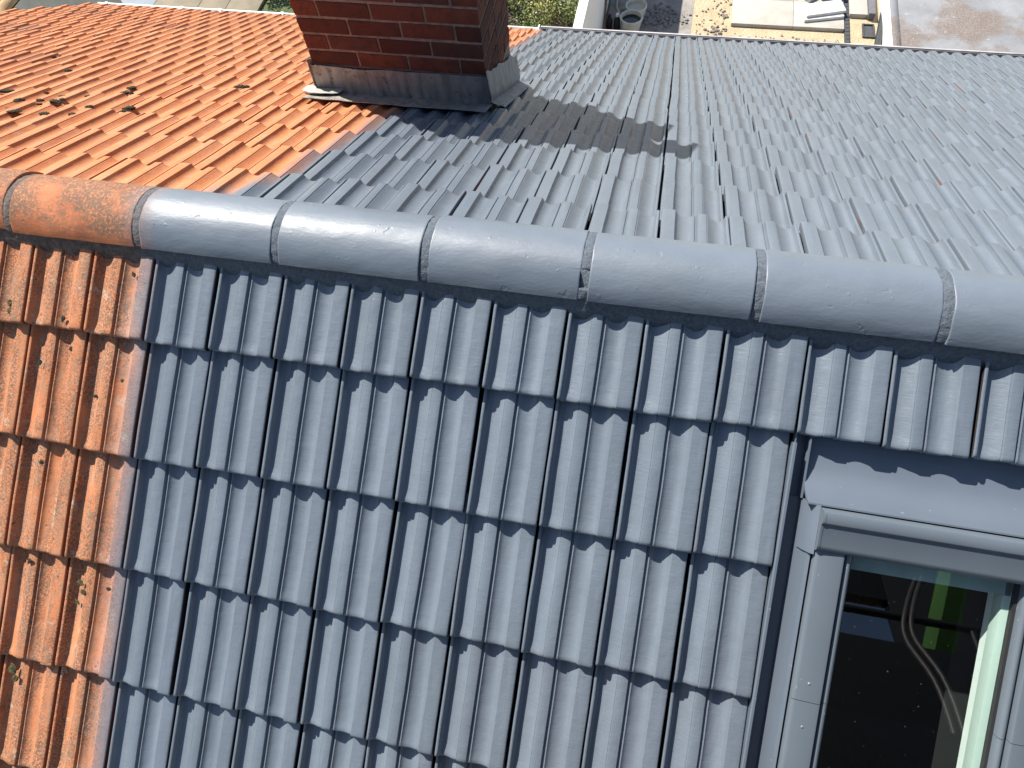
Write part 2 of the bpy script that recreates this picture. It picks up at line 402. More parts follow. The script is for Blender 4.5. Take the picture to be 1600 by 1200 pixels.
# ---- tile mesh: x across, y up the slope, z normal; origin at the tail by the joint
PROF = [(2.5, -5.6), (3.5, -3.8), (5.5, -3.1), (8.5, -3.3), (10.5, -4.6), (11.6, -8.5), (13.5, -15.0), (16.4, -20.0), (21.0, -23.2), (27, -24.4), (34, -23.8),
        (42, -21.2), (50, -17.0), (57.0, -12.2), (62.4, -7.8), (64.2, -8.0), (65.8, -5.0), (67.8, -4.5), (78, -4.4), (89.0, -4.6), (91.2, -5.4),
        (92.4, -12.4), (94.8, -15.0), (97.6, -14.6), (99.0, -11.2), (101.6, -10.8), (103.2, -12.4), (106.4, -15.4), (111.0, -17.8), (117, -19.6), (124, -20.6),
        (132, -20.4), (139, -18.6), (145.0, -15.2), (149.6, -10.8), (153.0, -5.8), (155.2, -1.6), (156.6, 0.2), (170, 0.4), (182, 0.2), (191.5, -0.2), (194.0, -1.2), (195.2, -3.0)]
TH = 0.015
def tile_mesh(name, length, head, seed, cut=None, dep0=0.80, step=STEP):
    """a double-trough interlocking tile with rounded nose"""
    rv = random.Random(seed); off = Vector((rv.uniform(0, 50), rv.uniform(0, 50), rv.uniform(0, 50)))
    ys = [0.0, 0.0015, 0.004, 0.008, 0.014, 0.024, 0.036, 0.09, 0.15, 0.21, 0.27, length - 0.02, length + head]
    if cut: ys = [y for y in ys if y < cut - 0.02] + [cut]
    bow = rv.uniform(-0.0018, 0.0018); tw = rv.uniform(-0.0018, 0.0018)
    bm = bmesh.new(); g = []
    for y in ys:
        k = min(1.0, y / 0.036); k = k * k * (3 - 2 * k)
        dep = dep0 + (1 - dep0) * k
        nose = {0.0: -0.0085, 0.0015: -0.0048, 0.004: -0.0021, 0.008: -0.0005}.get(y, 0.0)
        row = []
        for (u, z) in PROF:
            u_ = u / 1000; wz = min(1.0, max(0.0, (-z - 5.5) / 13)); wz = wz * wz * (3 - 2 * wz); flat = 1 - (1 - dep) * wz
            zz = z / 1000 * flat
            zz += nose + bow * math.sin(PI * min(1, y / length)) + tw * (u_ / W - .5) * (y / length)
            nn = noise.noise(Vector((u_ * 22, y * 14, 0)) + off)
            zz += 0.0006 * nn
            du = 0.0011 * noise.noise(Vector((7, y * 9, u_ * 6)) + off)
            yy = y + (0.0011 * noise.noise(Vector((u_ * 22, 3.3, 1.7)) + off) - 0.0035 * wz) * (1 - k)
            row.append(bm.verts.new((u_ + du, yy, zz - step * y / length)))
        g.append(row)
    n = len(PROF)
    for a, b in zip(g, g[1:]):
        for i in range(n - 1): bm.faces.new((a[i], a[i + 1], b[i + 1], b[i]))
    # skirts: nose (material 0), sides (material 1)
    low = [bm.verts.new((v.co.x, v.co.y + 0.002, v.co.z - TH + 0.004)) for v in g[0]]
    for i in range(n - 1): bm.faces.new((low[i], low[i + 1], g[0][i + 1], g[0][i]))
    for idx, flip in ((0, False), (n - 1, True)):
        lowc = [bm.verts.new((r[idx].co.x + (0.0015 if idx == 0 else -0.0015), r[idx].co.y, r[idx].co.z - 0.022)) for r in g]
        for j in range(len(g) - 1):
            f = (g[j][idx], g[j + 1][idx], lowc[j + 1], lowc[j])
            fc = bm.faces.new(f if not flip else f[::-1]); fc.material_index = 1
    bmesh.ops.recalc_face_normals(bm, faces=bm.faces[:])
    up = sum(f.normal.z for f in bm.faces if f.material_index == 0)
    if up < 0: bmesh.ops.reverse_faces(bm, faces=bm.faces[:])
    me = bpy.data.meshes.new(name); bm.to_mesh(me); bm.free()
    me.polygons.foreach_set('use_smooth', [True] * len(me.polygons)); me.set_sharp_from_angle(angle=math.radians(38))
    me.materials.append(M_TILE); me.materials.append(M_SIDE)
    return me
NT = [tile_mesh('roof_tile', LN, 0.055, 10 + i) for i in range(6)]
FT = [tile_mesh('roof_tile', LF, 0.055, 40 + i, None, 1.0, 0.035) for i in range(6)]
N0 = [tile_mesh('roof_tile', LN, 0.055, 70 + i, cut=0.33) for i in range(4)]
F0 = [tile_mesh('roof_tile', LF, 0.055, 80 + i, 0.34, 1.0, 0.035) for i in range(4)]

CI = (Matrix.Translation(cam.location) @ cam.rotation_euler.to_matrix().to_4x4()).inverted()
def pix(P):
    q_ = CI @ Vector(P)
    if q_.z > -0.05: return None
    return 800 + FPX * q_.x / -q_.z, 600 - FPX * q_.y / -q_.z
def quad_area(P, ps):
    pp = [pix(P(*a)) for a in ps]
    if any(v is None for v in pp): return 0.0
    if max(v[0] for v in pp) < 0 or min(v[0] for v in pp) > 1600 or max(v[1] for v in pp) < 0 or min(v[1] for v in pp) > 1200: return 0.0
    pp = [(min(1600, max(0, a)), min(1200, max(0, b))) for a, b in pp]
    return abs(sum(pp[i][0] * pp[(i + 1) % 4][1] - pp[(i + 1) % 4][0] * pp[i][1] for i in range(4))) / 2
cand = []
rr = random.Random(3)
CHX0, CHX1, CHY0 = -0.956, -0.091, 1.530
for r in range(15):
    for c in range(-24, 35):
        if 9 <= c <= 11 and 1 <= r <= 3: continue           # the roof window
        x, s = X0 + W * c, S0 + r * LN
        ar = quad_area(NP, [(x, s), (x + W, s), (x + W, max(.12, s - LN)), (x, max(.12, s - LN))])
        cand.append((ar, 'n', r, c, x, s))
for r in range(17):
    for c in range(-30, 29):
        x, t = X1 + W * c, T0 + r * LF
        y_ = (t - LF) * CA
        if x - W > CHX0 + .02 and x < CHX1 - .02 and y_ > CHY0 + .0 and y_ < CHY0 + .40: continue   # under the chimney
        ar = quad_area(FP, [(x - W, t), (x, t), (x, max(.12, t - LF)), (x - W, max(.12, t - LF))])
        p4 = pix(FP(x - W / 2, t - LF / 2))
        if p4 and 470 < p4[0] < 790 and p4[1] < 100: ar = 0.0   # hidden by the chimney
        cand.append((ar, 'f', r, c, x, t))
cand.sort(key=lambda v: -v[0])
rest = {'n': ([], [], []), 'f': ([], [], [])}
cache = {}; rest_n = {'n': 0, 'f': 0}
for i, (ar, side, r, c, x, s) in enumerate(cand):
    lst = (N0 if r == 0 else NT) if side == 'n' else (F0 if r == 0 else FT)
    me = lst[rr.randrange(len(lst))]
    P, M0 = (NP, MN) if side == 'n' else (FP, MF)
    jit = Matrix.Rotation(math.radians(rr.gauss(0, 0.22)), 4, 'Z') @ Matrix.Rotation(math.radians(rr.gauss(0, 0.25)), 4, 'Y') @ Matrix.Rotation(math.radians(rr.gauss(0, 0.12)), 4, 'X')
    M = Matrix.Translation(P(x + rr.gauss(0, 0.0014), s + rr.gauss(0, 0.0026), rr.gauss(0, 0.0008))) @ M0 @ jit
    if i < 310 and ar > 0:
        o = bpy.data.objects.new('roof_tile', me); C.objects.link(o); o.matrix_world = M
        o.parent = front if side == 'n' else rear
        o.matrix_parent_inverse = Matrix.Identity(4)
    else:
        if me.name not in cache:
            co = np.empty(len(me.vertices) * 3); me.vertices.foreach_get('co', co)
            fi = np.empty(len(me.loops), dtype=np.int64); me.loops.foreach_get('vertex_index', fi)
            mi = np.empty(len(me.polygons), dtype=np.int32); me.polygons.foreach_get('material_index', mi)
            cache[me.name] = (co.reshape(-1, 3), fi.reshape(-1, 4), mi)
        co, fi, mi = cache[me.name]; Rm = np.array(M)
        V, F, Mi = rest[side]
        F.append(fi + sum(len(v) for v in V[-1:]) + (rest_n[side] if V else 0)); rest_n[side] = (rest_n[side] if V else 0) + sum(len(v) for v in V[-1:])
        V.append(co @ Rm[:3, :3].T + Rm[:3, 3]); Mi.append(mi)
for side, par in (('n', front), ('f', rear)):
    V, F, Mi = (np.concatenate(a_) for a_ in rest[side])
    me = bpy.data.meshes.new('roof_tiles'); me.vertices.add(len(V)); me.vertices.foreach_set('co', V.ravel())
    me.loops.add(F.size); me.loops.foreach_set('vertex_index', F.ravel().astype(np.int32))
    me.polygons.add(len(F)); me.polygons.foreach_set('loop_start', np.arange(0, F.size, 4, dtype=np.int32)); me.polygons.foreach_set('material_index', Mi)
    me.update(calc_edges=True); me.validate()
    me.polygons.foreach_set('use_smooth', [True] * len(me.polygons)); me.set_sharp_from_angle(angle=math.radians(38))
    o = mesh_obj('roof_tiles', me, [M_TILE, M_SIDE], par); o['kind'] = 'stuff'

# ---- ridge: bedding mortar that carries half-round caps
RC, ZC = 0.125, -0.1181
def edge_angle(h=0.004):
    d = h - CA * ZC; tt = math.sqrt(RC * RC - d * d)
    ey = -SA * d - CA * tt; ez = CA * d - SA * tt
    return math.atan2(ez, -ey)                    # angle above horizontal on the front side
EA = edge_angle()
def bedding():
    bm = bmesh.new(); rings = []; n = 1300; x0, x1 = XL + .02, XR - .02
    for i in range(n + 1):
        x = x0 + (x1 - x0) * i / n
        a = 0.008 * noise.noise(Vector((x * 9, 0, 1))) + 0.005 * noise.noise(Vector((x * 31, 4, 1)))
        b = 0.008 * noise.noise(Vector((x * 9, 7, 3))) + 0.006 * noise.noise(Vector((x * 27, 9, 3)))
        b2 = 0.004 * noise.noise(Vector((x * 60, 2, 3)))
        prof = [NP(x, 0.03, -0.07), NP(x, 0.186 + b + b2, -0.062), NP(x, 0.170 + b, -0.040 + b2), NP(x, 0.146 + a, -0.016 + b2), NP(x, 0.112, -0.003), NP(x, 0.05, 0.02),
                FP(x, 0.05, 0.02), FP(x, 0.108, -0.002), FP(x, 0.13 + b, -0.012), FP(x, 0.150 + a, -0.040), FP(x, 0.168 + a, -0.062), FP(x, 0.03, -0.07)]
        rings.append([bm.verts.new(v) for v in prof])
    for a, b in zip(rings, rings[1:]):
        for k in range(len(a)): bm.faces.new((a[k], a[(k + 1) % len(a)], b[(k + 1) % len(a)], b[k]))
    bmesh.ops.recalc_face_normals(bm, faces=bm.faces[:])
    return adopt(from_bm('ridge', bm, M_MORTAR, None, 60), house)
ridge = bedding()
def cap_mesh(seed, ln):
    rv = random.Random(seed); off = Vector((rv.uniform(0, 30), rv.uniform(0, 30), 0))
    bm = bmesh.new(); na = 30; outer = []; inner = []
    xs = [0, 0.0012, 0.004] + [0.01 + (ln - 0.02) * i / 22 for i in range(23)] + [ln - 0.004, ln - 0.0012, ln]
    a0, a1 = PI - EA, EA
    for x in xs:
        e = min(x, ln - x); rnd_ = (-0.0009 if e < 0.0006 else 0.0)
        flare = 0.0010 * (1 - x / ln)
        ro, ri = [], []
        for k in range(na + 1):
            th = a0 + (a1 - a0) * k / na
            wv = 0.0016 * noise.noise(Vector((x * 7, th * 2.2, 0)) + off) + 0.0007 * noise.noise(Vector((x * 30, th * 9, 0)) + off)
            r_ = RC + flare + rnd_ + wv
            endw = 0.0016 * noise.noise(Vector((th * 3, seed, 2))) * (1 if x > ln / 2 else -1) if e < 0.012 else 0.0
            ro.append(bm.verts.new((x + endw, r_ * math.cos(th), ZC + r_ * math.sin(th))))
            ri.append(bm.verts.new((x + endw, (r_ - 0.015) * math.cos(th), ZC + (r_ - 0.015) * math.sin(th))))
        outer.append(ro); inner.append(ri)
    for a, b in zip(outer, outer[1:]):
        for k in range(na): bm.faces.new((a[k], a[k + 1], b[k + 1], b[k]))
    for a, b in zip(inner, inner[1:]):
        for k in range(na): bm.faces.new((b[k], b[k + 1], a[k + 1], a[k]))
    for o_, i_ in zip((outer[0], outer[-1]), (inner[0], inner[-1])):
        for k in range(na): bm.faces.new((o_[k], o_[k + 1], i_[k + 1], i_[k]))
    for k in (0, na):
        for j in range(len(xs) - 1): bm.faces.new((outer[j][k], outer[j + 1][k], inner[j + 1][k], inner[j][k]))
    bmesh.ops.recalc_face_normals(bm, faces=bm.faces[:])
    me = bpy.data.meshes.new('ridge_cap'); bm.to_mesh(me); bm.free()
    me.polygons.foreach_set('use_smooth', [True] * len(me.polygons)); me.set_sharp_from_angle(angle=math.radians(40)); me.materials.append(M_CAP)
    return me
PITCH = 0.4245
CAPS = [cap_mesh(i + 1, PITCH - 0.024) for i in range(5)]
JX = -0.681                                       # joint where the spraying starts
def joint_mesh(seed, gap=None):
    """the ring of pointing mortar between two caps, a little below their surface"""
    bm = bmesh.new(); na = 48; rows = []
    for x in (-0.002, 0.008, 0.015, 0.022, 0.030):
        row = []
        for k in range(na + 1):
            th = (PI - EA - 0.02) + (2 * EA - PI + 0.04) * k / na
            r_ = RC - 0.0014 + 0.0022 * noise.noise(Vector((x * 80, th * 9, seed))) - (0.002 if x in (-0.002, 0.030) else 0)
            if gap and gap[0] < th < gap[1]: r_ -= 0.035
            row.append(bm.verts.new((x, r_ * math.cos(th), ZC + r_ * math.sin(th))))
        rows.append(row)
    for a, b in zip(rows, rows[1:]):
        for k in range(na): bm.faces.new((a[k], a[k + 1], b[k + 1], b[k]))
    bmesh.ops.recalc_face_normals(bm, faces=bm.faces[:])
    me = bpy.data.meshes.new('joint_mortar'); bm.to_mesh(me); bm.free()
    me.polygons.foreach_set('use_smooth', [True] * len(me.polygons)); me.materials.append(M_MORTAR)
    return me
JM = [joint_mesh(i) for i in range(3)]; JGAP = joint_mesh(9, (2.05, 2.42))
k0 = int(math.floor((XL - JX) / PITCH)) + 1; k1 = int((XR - JX) / PITCH)
for k in range(k0, k1):
    x = JX + PITCH * k
    o = mesh_obj('ridge_cap', CAPS[k % 5], None, ridge)
    o.location = (x + 0.0145, rr.gauss(0, 0.0022), rr.gauss(0, 0.0012)); o.rotation_euler = (rr.gauss(0, .012), rr.gauss(0, .0030), rr.gauss(0, .0045))
    o = mesh_obj('joint_mortar', JGAP if k == 3 else JM[k % 3], None, ridge)
    o.location = (x - 0.0068, 0, 0)

# ---- chimney: mortar core with single bricks, lead flashing, plank added for its shadow
BL, BD, BH, JT = 0.24, 0.115, 0.0695, 0.0135
CW, CDp = 3 * BL + BD + 3 * 0.010, 0.49
CHZ0 = -0.90; NCOURSE = 14; FIRST = -0.738
core_top = FIRST + NCOURSE * (BH + JT)
chim = adopt(boxo('chimney', (CHX0 + .0045, CHY0 + .0045, CHZ0 - 0.55), (CHX1 - .0045, CHY0 + CDp - .0045, core_top - 0.004), M_JOINT), house)
def brick_mesh(sx, sy, sz, seed):
    bm = bmesh.new(); box(bm, (-sx / 2, -sy / 2, 0), (sx / 2, sy / 2, sz), None, 0.0035)
    for v in bm.verts:
        n_ = noise.noise_vector(v.co * 23 + Vector((seed * 7.1, seed, 0))); v.co += n_ * 0.0018
    me = bpy.data.meshes.new('brick'); bm.to_mesh(me); bm.free(); me.materials.append(M_BRICK)
    return me
BS = [brick_mesh(BL, BD, BH, i) for i in range(4)]; BHh = [brick_mesh(BD, BD, BH, i + 9) for i in range(3)]; BT = [brick_mesh(BD, BL, BH, i + 20) for i in range(3)]
def put_brick(me, x, y, z, rot=0):
    o = bpy.data.objects.new('brick', me); C.objects.link(o); o.parent = chim
    o.location = (x, y, z + rr.gauss(0, .0008)); o.rotation_euler = (0, 0, rot + rr.gauss(0, .006))
for k in range(-2, NCOURSE):
    z = FIRST + k * (BH + JT)
    lst = []                                      # (mesh, x, y) for a course with the header at the right front; mirrored on odd courses
    x = 0.0
    for i in range(3): lst.append((BS, x + BL / 2, BD / 2)); x += BL + 0.010
    lst.append((BT, CW - BD / 2, BL / 2))
    x = CW
    for i in range(3): lst.append((BS, x - BL / 2, CDp - BD / 2)); x -= BL + 0.010
    lst.append((BT, BD / 2, CDp - BL / 2))
    lst.append((BHh, CW - BD / 2, BL + 0.010 + BD / 2)); lst.append((BHh, BD / 2, CDp - BL - 0.010 - BD / 2))
    for ml, bx, by in lst:
        if k % 2: bx = CW - bx
        if k < 0 and by < 0.3 and False: continue
        put_brick(ml[rr.randrange(len(ml))], CHX0 + bx, CHY0 + by, z)
# crown; unseen plank on stubs, added to shape the far end of the shadow
def slab(name, lo, hi, mat, bev=0.01): return boxo(name, lo, hi, mat, chim, None, bev)
slab('crown', (CHX0 + .002, CHY0 + .002, core_top - .003), (CHX1 - .002, CHY0 + CDp - .002, core_top + .045), M_CONC)
CAPZ = core_top + .0445
for sx in (CHX0 + .10, CHX1 - .06): slab('stub', (sx - .05, CHY0 + .06, CAPZ), (sx + .05, CHY0 + .18, CAPZ + .075), M_BRICK, 0.004)
slab('shadow_plank', (CHX0 + .02, CHY0 + .045, CAPZ + .0745), (CHX1 + .13, CHY0 + .20, CAPZ + .115), M_CONC)

def lead_sheet(name, fn, nu, nv, mat=M_LEAD, par=None, th=0.003):
    bm = bmesh.new(); g = [[bm.verts.new(fn(i / nu, j / nv)) for i in range(nu + 1)] for j in range(nv + 1)]
    for j in range(nv):
        for i in range(nu): bm.faces.new((g[j][i], g[j][i + 1], g[j + 1][i + 1], g[j + 1][i]))
    bmesh.ops.recalc_face_normals(bm, faces=bm.faces[:])
    bmesh.ops.solidify(bm, geom=bm.faces[:], thickness=th)
    return from_bm(name, bm, mat, par or chim, 50)
def wob(x, y, s=1.0, f=9): return s * noise.noise(Vector((x * f, y * f, 2.2)))
YB = CHY0 - 0.010
def upstand(u, v):                                # front upstand, top edge a little uneven
    x = CHX0 - .012 + (CW + .024) * u
    z = -0.925 + (0.925 - 0.744 + 0.010 * wob(x, 0, 1, 5)) * v
    return Vector((x, YB - 0.010 * (1 - v) + 0.004 * wob(x, v, 1, 8), z))
lead_sheet('front_flashing', upstand, 40, 8)
def apron(u, v):
    x = CHX0 - .03 + (CW + .05) * u; t = 1.80 - 0.205 * v
    h = 0.002 + 0.003 * wob(x, t, 1, 12) + (0.008 if v < .1 else 0) - 0.010 * v
    return FP(x, t + 0.012 * wob(x, 5, 1, 7) * v, h + 0.004)
lead_sheet('apron_flashing', apron, 50, 10)
def side(sgn):
    xf = CHX1 + .008 if sgn > 0 else CHX0 - .008
    def fn(u, v):                                 # u along the slope, v: 0 on tiles -> 1 on the brickwork
        y = CHY0 - .03 + (CDp + .10) * u
        t = y / CA
        if v < 0.45:
            k = v / 0.45
            return FP(xf + sgn * 0.075 * (1 - k) ** 1.2, t, -0.004 + 0.018 * k + 0.004 * wob(y, v, 1, 15))
        k = (v - .45) / .55
        zz = -t * SA + 0.02 + k * (0.15 + 0.02 * (abs(((y * 5.2) % 1) - .5)) + 0.018 * wob(y, 3, 1, 13))
        return Vector((xf + sgn * 0.012 * (1 - k) + sgn * 0.003 * wob(y, k, 1, 20), y, zz + .01))
    return fn
lead_sheet('side_flashing', side(1), 40, 12); lead_sheet('side_flashing', side(-1), 40, 12)
def fillet(u, v):
    x = CHX0 - .075 + 0.20 * u
    return FP(x, 1.77 - 0.13 * v * (0.55 + 0.45 * math.sin(u * PI)) - 0.02 * u, 0.014 + 0.010 * (1 - v) + 0.005 * wob(x, v, 1, 22))
lead_sheet('cement_fillet', fillet, 16, 8, M_CEM)

# ---- roof window with hood, covers, pane and lining; frame coordinates x, s, h on the front slope
sky_w = empty('roof_window', (0, 0, 0)); adopt(sky_w, house); sky_w.location = (0, 0, 0)
def WO(o): o.parent = sky_w; return o
def wbox(name, xa, xb, sa, sb, ha, hb, mat, bev=0.0, par=None):
    bm = bmesh.new(); box(bm, (xa, -sb, ha), (xb, -sa, hb), None, bev)
    bmesh.ops.transform(bm, matrix=MN, verts=bm.verts[:]); return from_bm(name, bm, mat, par or sky_w, 40)
def xsweep(name, prof, x0, x1, mat, smooth=35, nx=1): return WO(sweep(name, prof, x0, x1, lambda x, s, h: NP(x, s, h), mat, None, smooth, True, nx))
def ssweep(name, prof, s0, s1, mat, smooth=35): return WO(sweep(name, prof, s0, s1, lambda s, x, h: NP(x, s, h), mat, None, smooth, True, 1))
GX0, GX1 = 1.334, 1.700                           # visible glass
OX0, OX1 = 1.236, 1.798                           # outer frame
XM = (OX0 + OX1) / 2
SB = 1.56
# apron above the hood: runs under the tiles, sweeps up to the hood
ap = [(0.33, -0.066), (0.42, -0.060), (0.47, -0.050), (0.50, -0.036), (0.522, -0.014), (0.538, 0.012), (0.545, 0.030), (0.549, 0.030), (0.543, 0.006), (0.526, -0.022), (0.503, -0.044), (0.47, -0.057), (0.42, -0.067), (0.33, -0.073)]
xsweep('upper_flashing', ap, 1.205, 1.835, M_FLASH, 50)
for sg in (-1, 1):
    mx = (lambda x: x) if sg < 0 else (lambda x: 2 * XM - x)
    # side gutter, upstand and fold
    ssweep('side_gutter', [(mx(1.166), -0.010), (mx(1.168), -0.050), (mx(1.205), -0.052), (mx(1.211), -0.018), (mx(1.224), 0.016), (mx(1.232), 0.020), (mx(1.232), 0.016), (mx(1.226), 0.012), (mx(1.214), -0.022), (mx(1.208), -0.056), (mx(1.164), -0.054), (mx(1.163), -0.010)], 0.548, SB + .05, M_FLASH, 30)
    ssweep('side_gutter', [(mx(1.166), -0.012), (mx(1.168), -0.052), (mx(1.199), -0.058), (mx(1.203), -0.030), (mx(1.207), -0.030), (mx(1.204), -0.061), (mx(1.164), -0.056), (mx(1.163), -0.012)], 0.36, 0.5475, M_FLASH, 30)
    ssweep('edge_strip', [(mx(1.158), -0.030), (mx(1.158), -0.004), (mx(1.161), -0.001), (mx(1.1665), -0.001), (mx(1.168), -0.004), (mx(1.168), -0.030)], 0.41, SB, M_FLASH, 30)
    # cover profiles, two lengths with a fine joint
    prof = [(mx(1.238), -0.03), (mx(1.238), 0.030), (mx(1.2415), 0.0345), (mx(1.248), 0.0365), (mx(1.298), 0.040), (mx(1.3035), 0.039), (mx(1.3055), 0.035), (mx(1.3055), -0.03)]
    ssweep('side_cover', prof, 0.600, 1.0305, M_FRAME, 40); ssweep('side_cover', prof, 1.0325, SB, M_FRAME, 40)
    bead = [(mx(1.309 + 0.009 - 0.009 * math.cos(a_)), 0.016 + 0.013 * math.sin(a_)) for a_ in [PI * i / 8 for i in range(9)]] + [(mx(1.327), -0.02), (mx(1.309), -0.02)]
    ssweep('glazing_bead', bead, 0.655, 1.0305, M_FRAME, 60); ssweep('glazing_bead', bead, 1.0325, SB, M_FRAME, 60)
    ssweep('gasket', [(mx(1.326), -0.014), (mx(1.326), 0.006), (mx(1.3335), 0.004), (mx(1.3335), -0.014)], 0.655, SB, M_RUBBER)
    for ss in (0.985, 1.095):
        bm = bmesh.new(); lathe(bm, [(0.0035, 0.0), (0.0035, 0.0012), (0.002, 0.0022), (0.0002, 0.0024)], 12, Matrix.Translation(NP(mx(1.272), ss, 0.0378)) @ MN)
        bm.faces.ensure_lookup_table(); from_bm('screw', bm, M_STEEL, sky_w, 40)
    # corner wing of the flashing beside the hood
    ssweep('corner_wing', [(mx(1.206), -0.020), (mx(1.214), 0.006), (mx(1.226), 0.030), (mx(1.2345), 0.036), (mx(1.2345), 0.030), (mx(1.229), 0.024), (mx(1.217), 0.0), (mx(1.210), -0.022)], 0.5485, 0.668, M_FLASH, 30)
# hood: sloped cover with a raised rear ridge
hood = [(0.553, -0.02), (0.553, 0.058), (0.5555, 0.0635), (0.560, 0.0655), (0.578, 0.0655), (0.583, 0.064), (0.588, 0.057), (0.5905, 0.0555), (0.640, 0.052), (0.650, 0.0485), (0.655, 0.042), (0.656, 0.030), (0.653, 0.030), (0.645, 0.036), (0.60, 0.036), (0.60, -0.02)]
ho = xsweep('hood', hood, OX0 + .003, OX1 - .003, M_FRAME, 35)
for xa, xb in ((OX0 - .001, OX0 + .0045), (OX1 - .0045, OX1 + .001)):
    capp = [(s_, h_ + .0012) if h_ > 0.04 else (s_ + (.0008 if s_ > .6 else -.0008), h_) for s_, h_ in hood]
    xsweep('hood_end', capp, xa, xb, M_FRAME, 35)
wbox('bottom_cover', OX0, OX1, SB - .07, SB, -.03, .040, M_FRAME, 0.004)
# pane, spacer and white lining box
gl = wbox('pane', GX0 - .012, GX1 + .012, 0.60, SB - .06, -0.009, -0.003, M_GLASS)
wbox('spacer', GX0, GX1, 0.655, 0.700, -0.030, -0.0105, plain('spacer_bar', (0.30, 0.36, 0.35), 0.5))
M_SASH = plain('white_sash', (0.50, 0.57, 0.53), 0.45, var=0.04)
for name, xa, xb, sa, sb, ha, hb in (('sash', GX0 - .02, GX0 + .004, .66, SB - .05, -.05, -.0105), ('sash', GX1 - .017, GX1 + .012, .66, SB - .05, -.05, -.0105),
                                   ('sash', GX0 + .005, GX1 - .018, .66, .694, -.0505, -.031), ('sash', GX0 + .005, GX1 - .018, SB - .10, SB - .05, -.05, -.0105)):
    wbox(name, xa, xb, sa, sb, ha, hb, M_SASH, 0.003)
wbox('lining', GX1 - .011, GX1 + .02, .64, SB - .03, -.085, -.0505, M_LINING)
wbox('lining', GX0 - .03, GX0 + .002, .64, SB - .03, -.085, -.0505, M_LINING)
wbox('lining', GX0 + .003, GX1 - .012, .63, .668, -.085, -.051, M_LINING)
wbox('lining', GX0 + .003, GX1 - .012, SB - .09, SB - .03, -.085, -.0505, M_LINING)
bm = bmesh.new(); box(bm, (GX0 - .35, -SB - .5, -1.9), (GX1 + .35, -.35, -.225))
bm.faces.ensure_lookup_table()
topf = max(bm.faces, key=lambda f: f.calc_center_median().z); bmesh.ops.delete(bm, geom=[topf], context='FACES_ONLY')
bmesh.ops.transform(bm, matrix=MN, verts=bm.verts[:]); from_bm('room_void', bm, M_ROOM, sky_w)
bm = bmesh.new()
for (xa, xb, sa, sb) in ((GX0 - .35, GX0 - .001, .35, SB + .5), (GX1, GX1 + .35, .35, SB + .5), (GX0, GX1, .35, .66), (GX0, GX1, SB - .06, SB + .5)):
    v = [bm.verts.new(NP(x_, s_, -.2235)) for x_, s_ in ((xa, sa), (xb, sa), (xb, sb), (xa, sb))]; bm.faces.new(v)
from_bm('room_ceiling', bm, M_ROOM, sky_w)

# ---- gutters along the rear eave, white on the clay part, grey on the sprayed part
def gutter(x0, x1, mat, t, h, name='gutter', r=0.062):
    y0, z0 = FP(0, t, h).y, FP(0, t, h).z
    prof = []
    for i in range(13):
        a_ = PI + PI * i / 12; prof.append((y0 + r * math.cos(a_), z0 + r * math.sin(a_)))
    prof += [(y0 + r + .006, z0 + .004), (y0 + r + .006, z0 + .010), (y0 + r - .004, z0 + .008)]
    for i in range(12, -1, -1):
        a_ = PI + PI * i / 12; prof.append((y0 + (r - .004) * math.cos(a_), z0 + (r - .004) * math.sin(a_)))
    return adopt(sweep(name, prof, x0, x1, lambda x, a, b: Vector((x, a, b)), mat, None, 50), house), y0, z0
M_GW = plain('white_plastic', (0.74, 0.74, 0.72), 0.45, var=0.08)
M_GG = plain('grey_gutter', (0.20, 0.20, 0.21), 0.5, var=0.2)
gw, gy, gz = gutter(XL + .05, -0.54, M_GW, TE + 0.035, -0.045)
for i, xg in enumerate((-5.3, -4.4, -3.95, -3.25, -2.85, -2.3, -1.6, -0.9)):
    o = sweep('gutter_bracket', [(gy + .060 * 1.10 * math.cos(PI + PI * k / 10), gz + .072 * math.sin(PI + PI * k / 10)) for k in range(11)] + [(gy + .074, gz + .016), (gy + .05, gz + .016)], xg, xg + .035, lambda x, a, b: Vector((x, a, b)), M_GW, gw, 40)
gg, gy2, gz2 = gutter(-0.53, XR, M_GG, TE + 0.060, -0.050, r=0.070)
q = NB('bright_gutter_edge'); p = q.pos()
lip = sweep('gutter_lip', [(gy2 + .074, gz2 + .0105), (gy2 + .090, gz2 + .0105), (gy2 + .090, gz2 + .017), (gy2 + .074, gz2 + .017)], -0.53, XR, lambda x, a, b: Vector((x, a, b)), plain('worn_zinc', (0.45, 0.42, 0.40), 0.45, 0.3, var=0.25, scale=5), gg, 30)
boxo('stop_end', (-0.545, gy - .07, gz - .07), (-0.535, gy + .085, gz + .03), M_GW, gw)

# ---- moss lumps and lichen cushions on the bare tiles
def moss_mesh(seed, blades=True):
    bm = bmesh.new(); rv = random.Random(seed)
    bmesh.ops.create_icosphere(bm, subdivisions=2, radius=1.0)
    for v in bm.verts:
        v.co *= 1 + 0.55 * noise.noise(v.co * 2.1 + Vector((seed * 3.7, 0, 0))); v.co.z *= 0.55
        if v.co.z < -.2: v.co.z = -.2
    for i in range(40 if blades else 0):
        a_ = rv.uniform(0, 2 * PI); d = rv.uniform(.2, 1.0); c0 = Vector((math.cos(a_) * d, math.sin(a_) * d, .1))
        tip = c0 + Vector((math.cos(a_) * rv.uniform(.1, .6), math.sin(a_) * rv.uniform(.1, .6), rv.uniform(.1, .6)))
        sd_ = Vector((-math.sin(a_), math.cos(a_), 0)) * .07
        bm.faces.new([bm.verts.new(c0 + sd_), bm.verts.new(c0 - sd_), bm.verts.new(tip)])
    me = bpy.data.meshes.new('moss_clump'); bm.to_mesh(me); bm.free(); return me
MO = [moss_mesh(i) for i in range(4)]; MO2 = [m.copy() for m in MO]
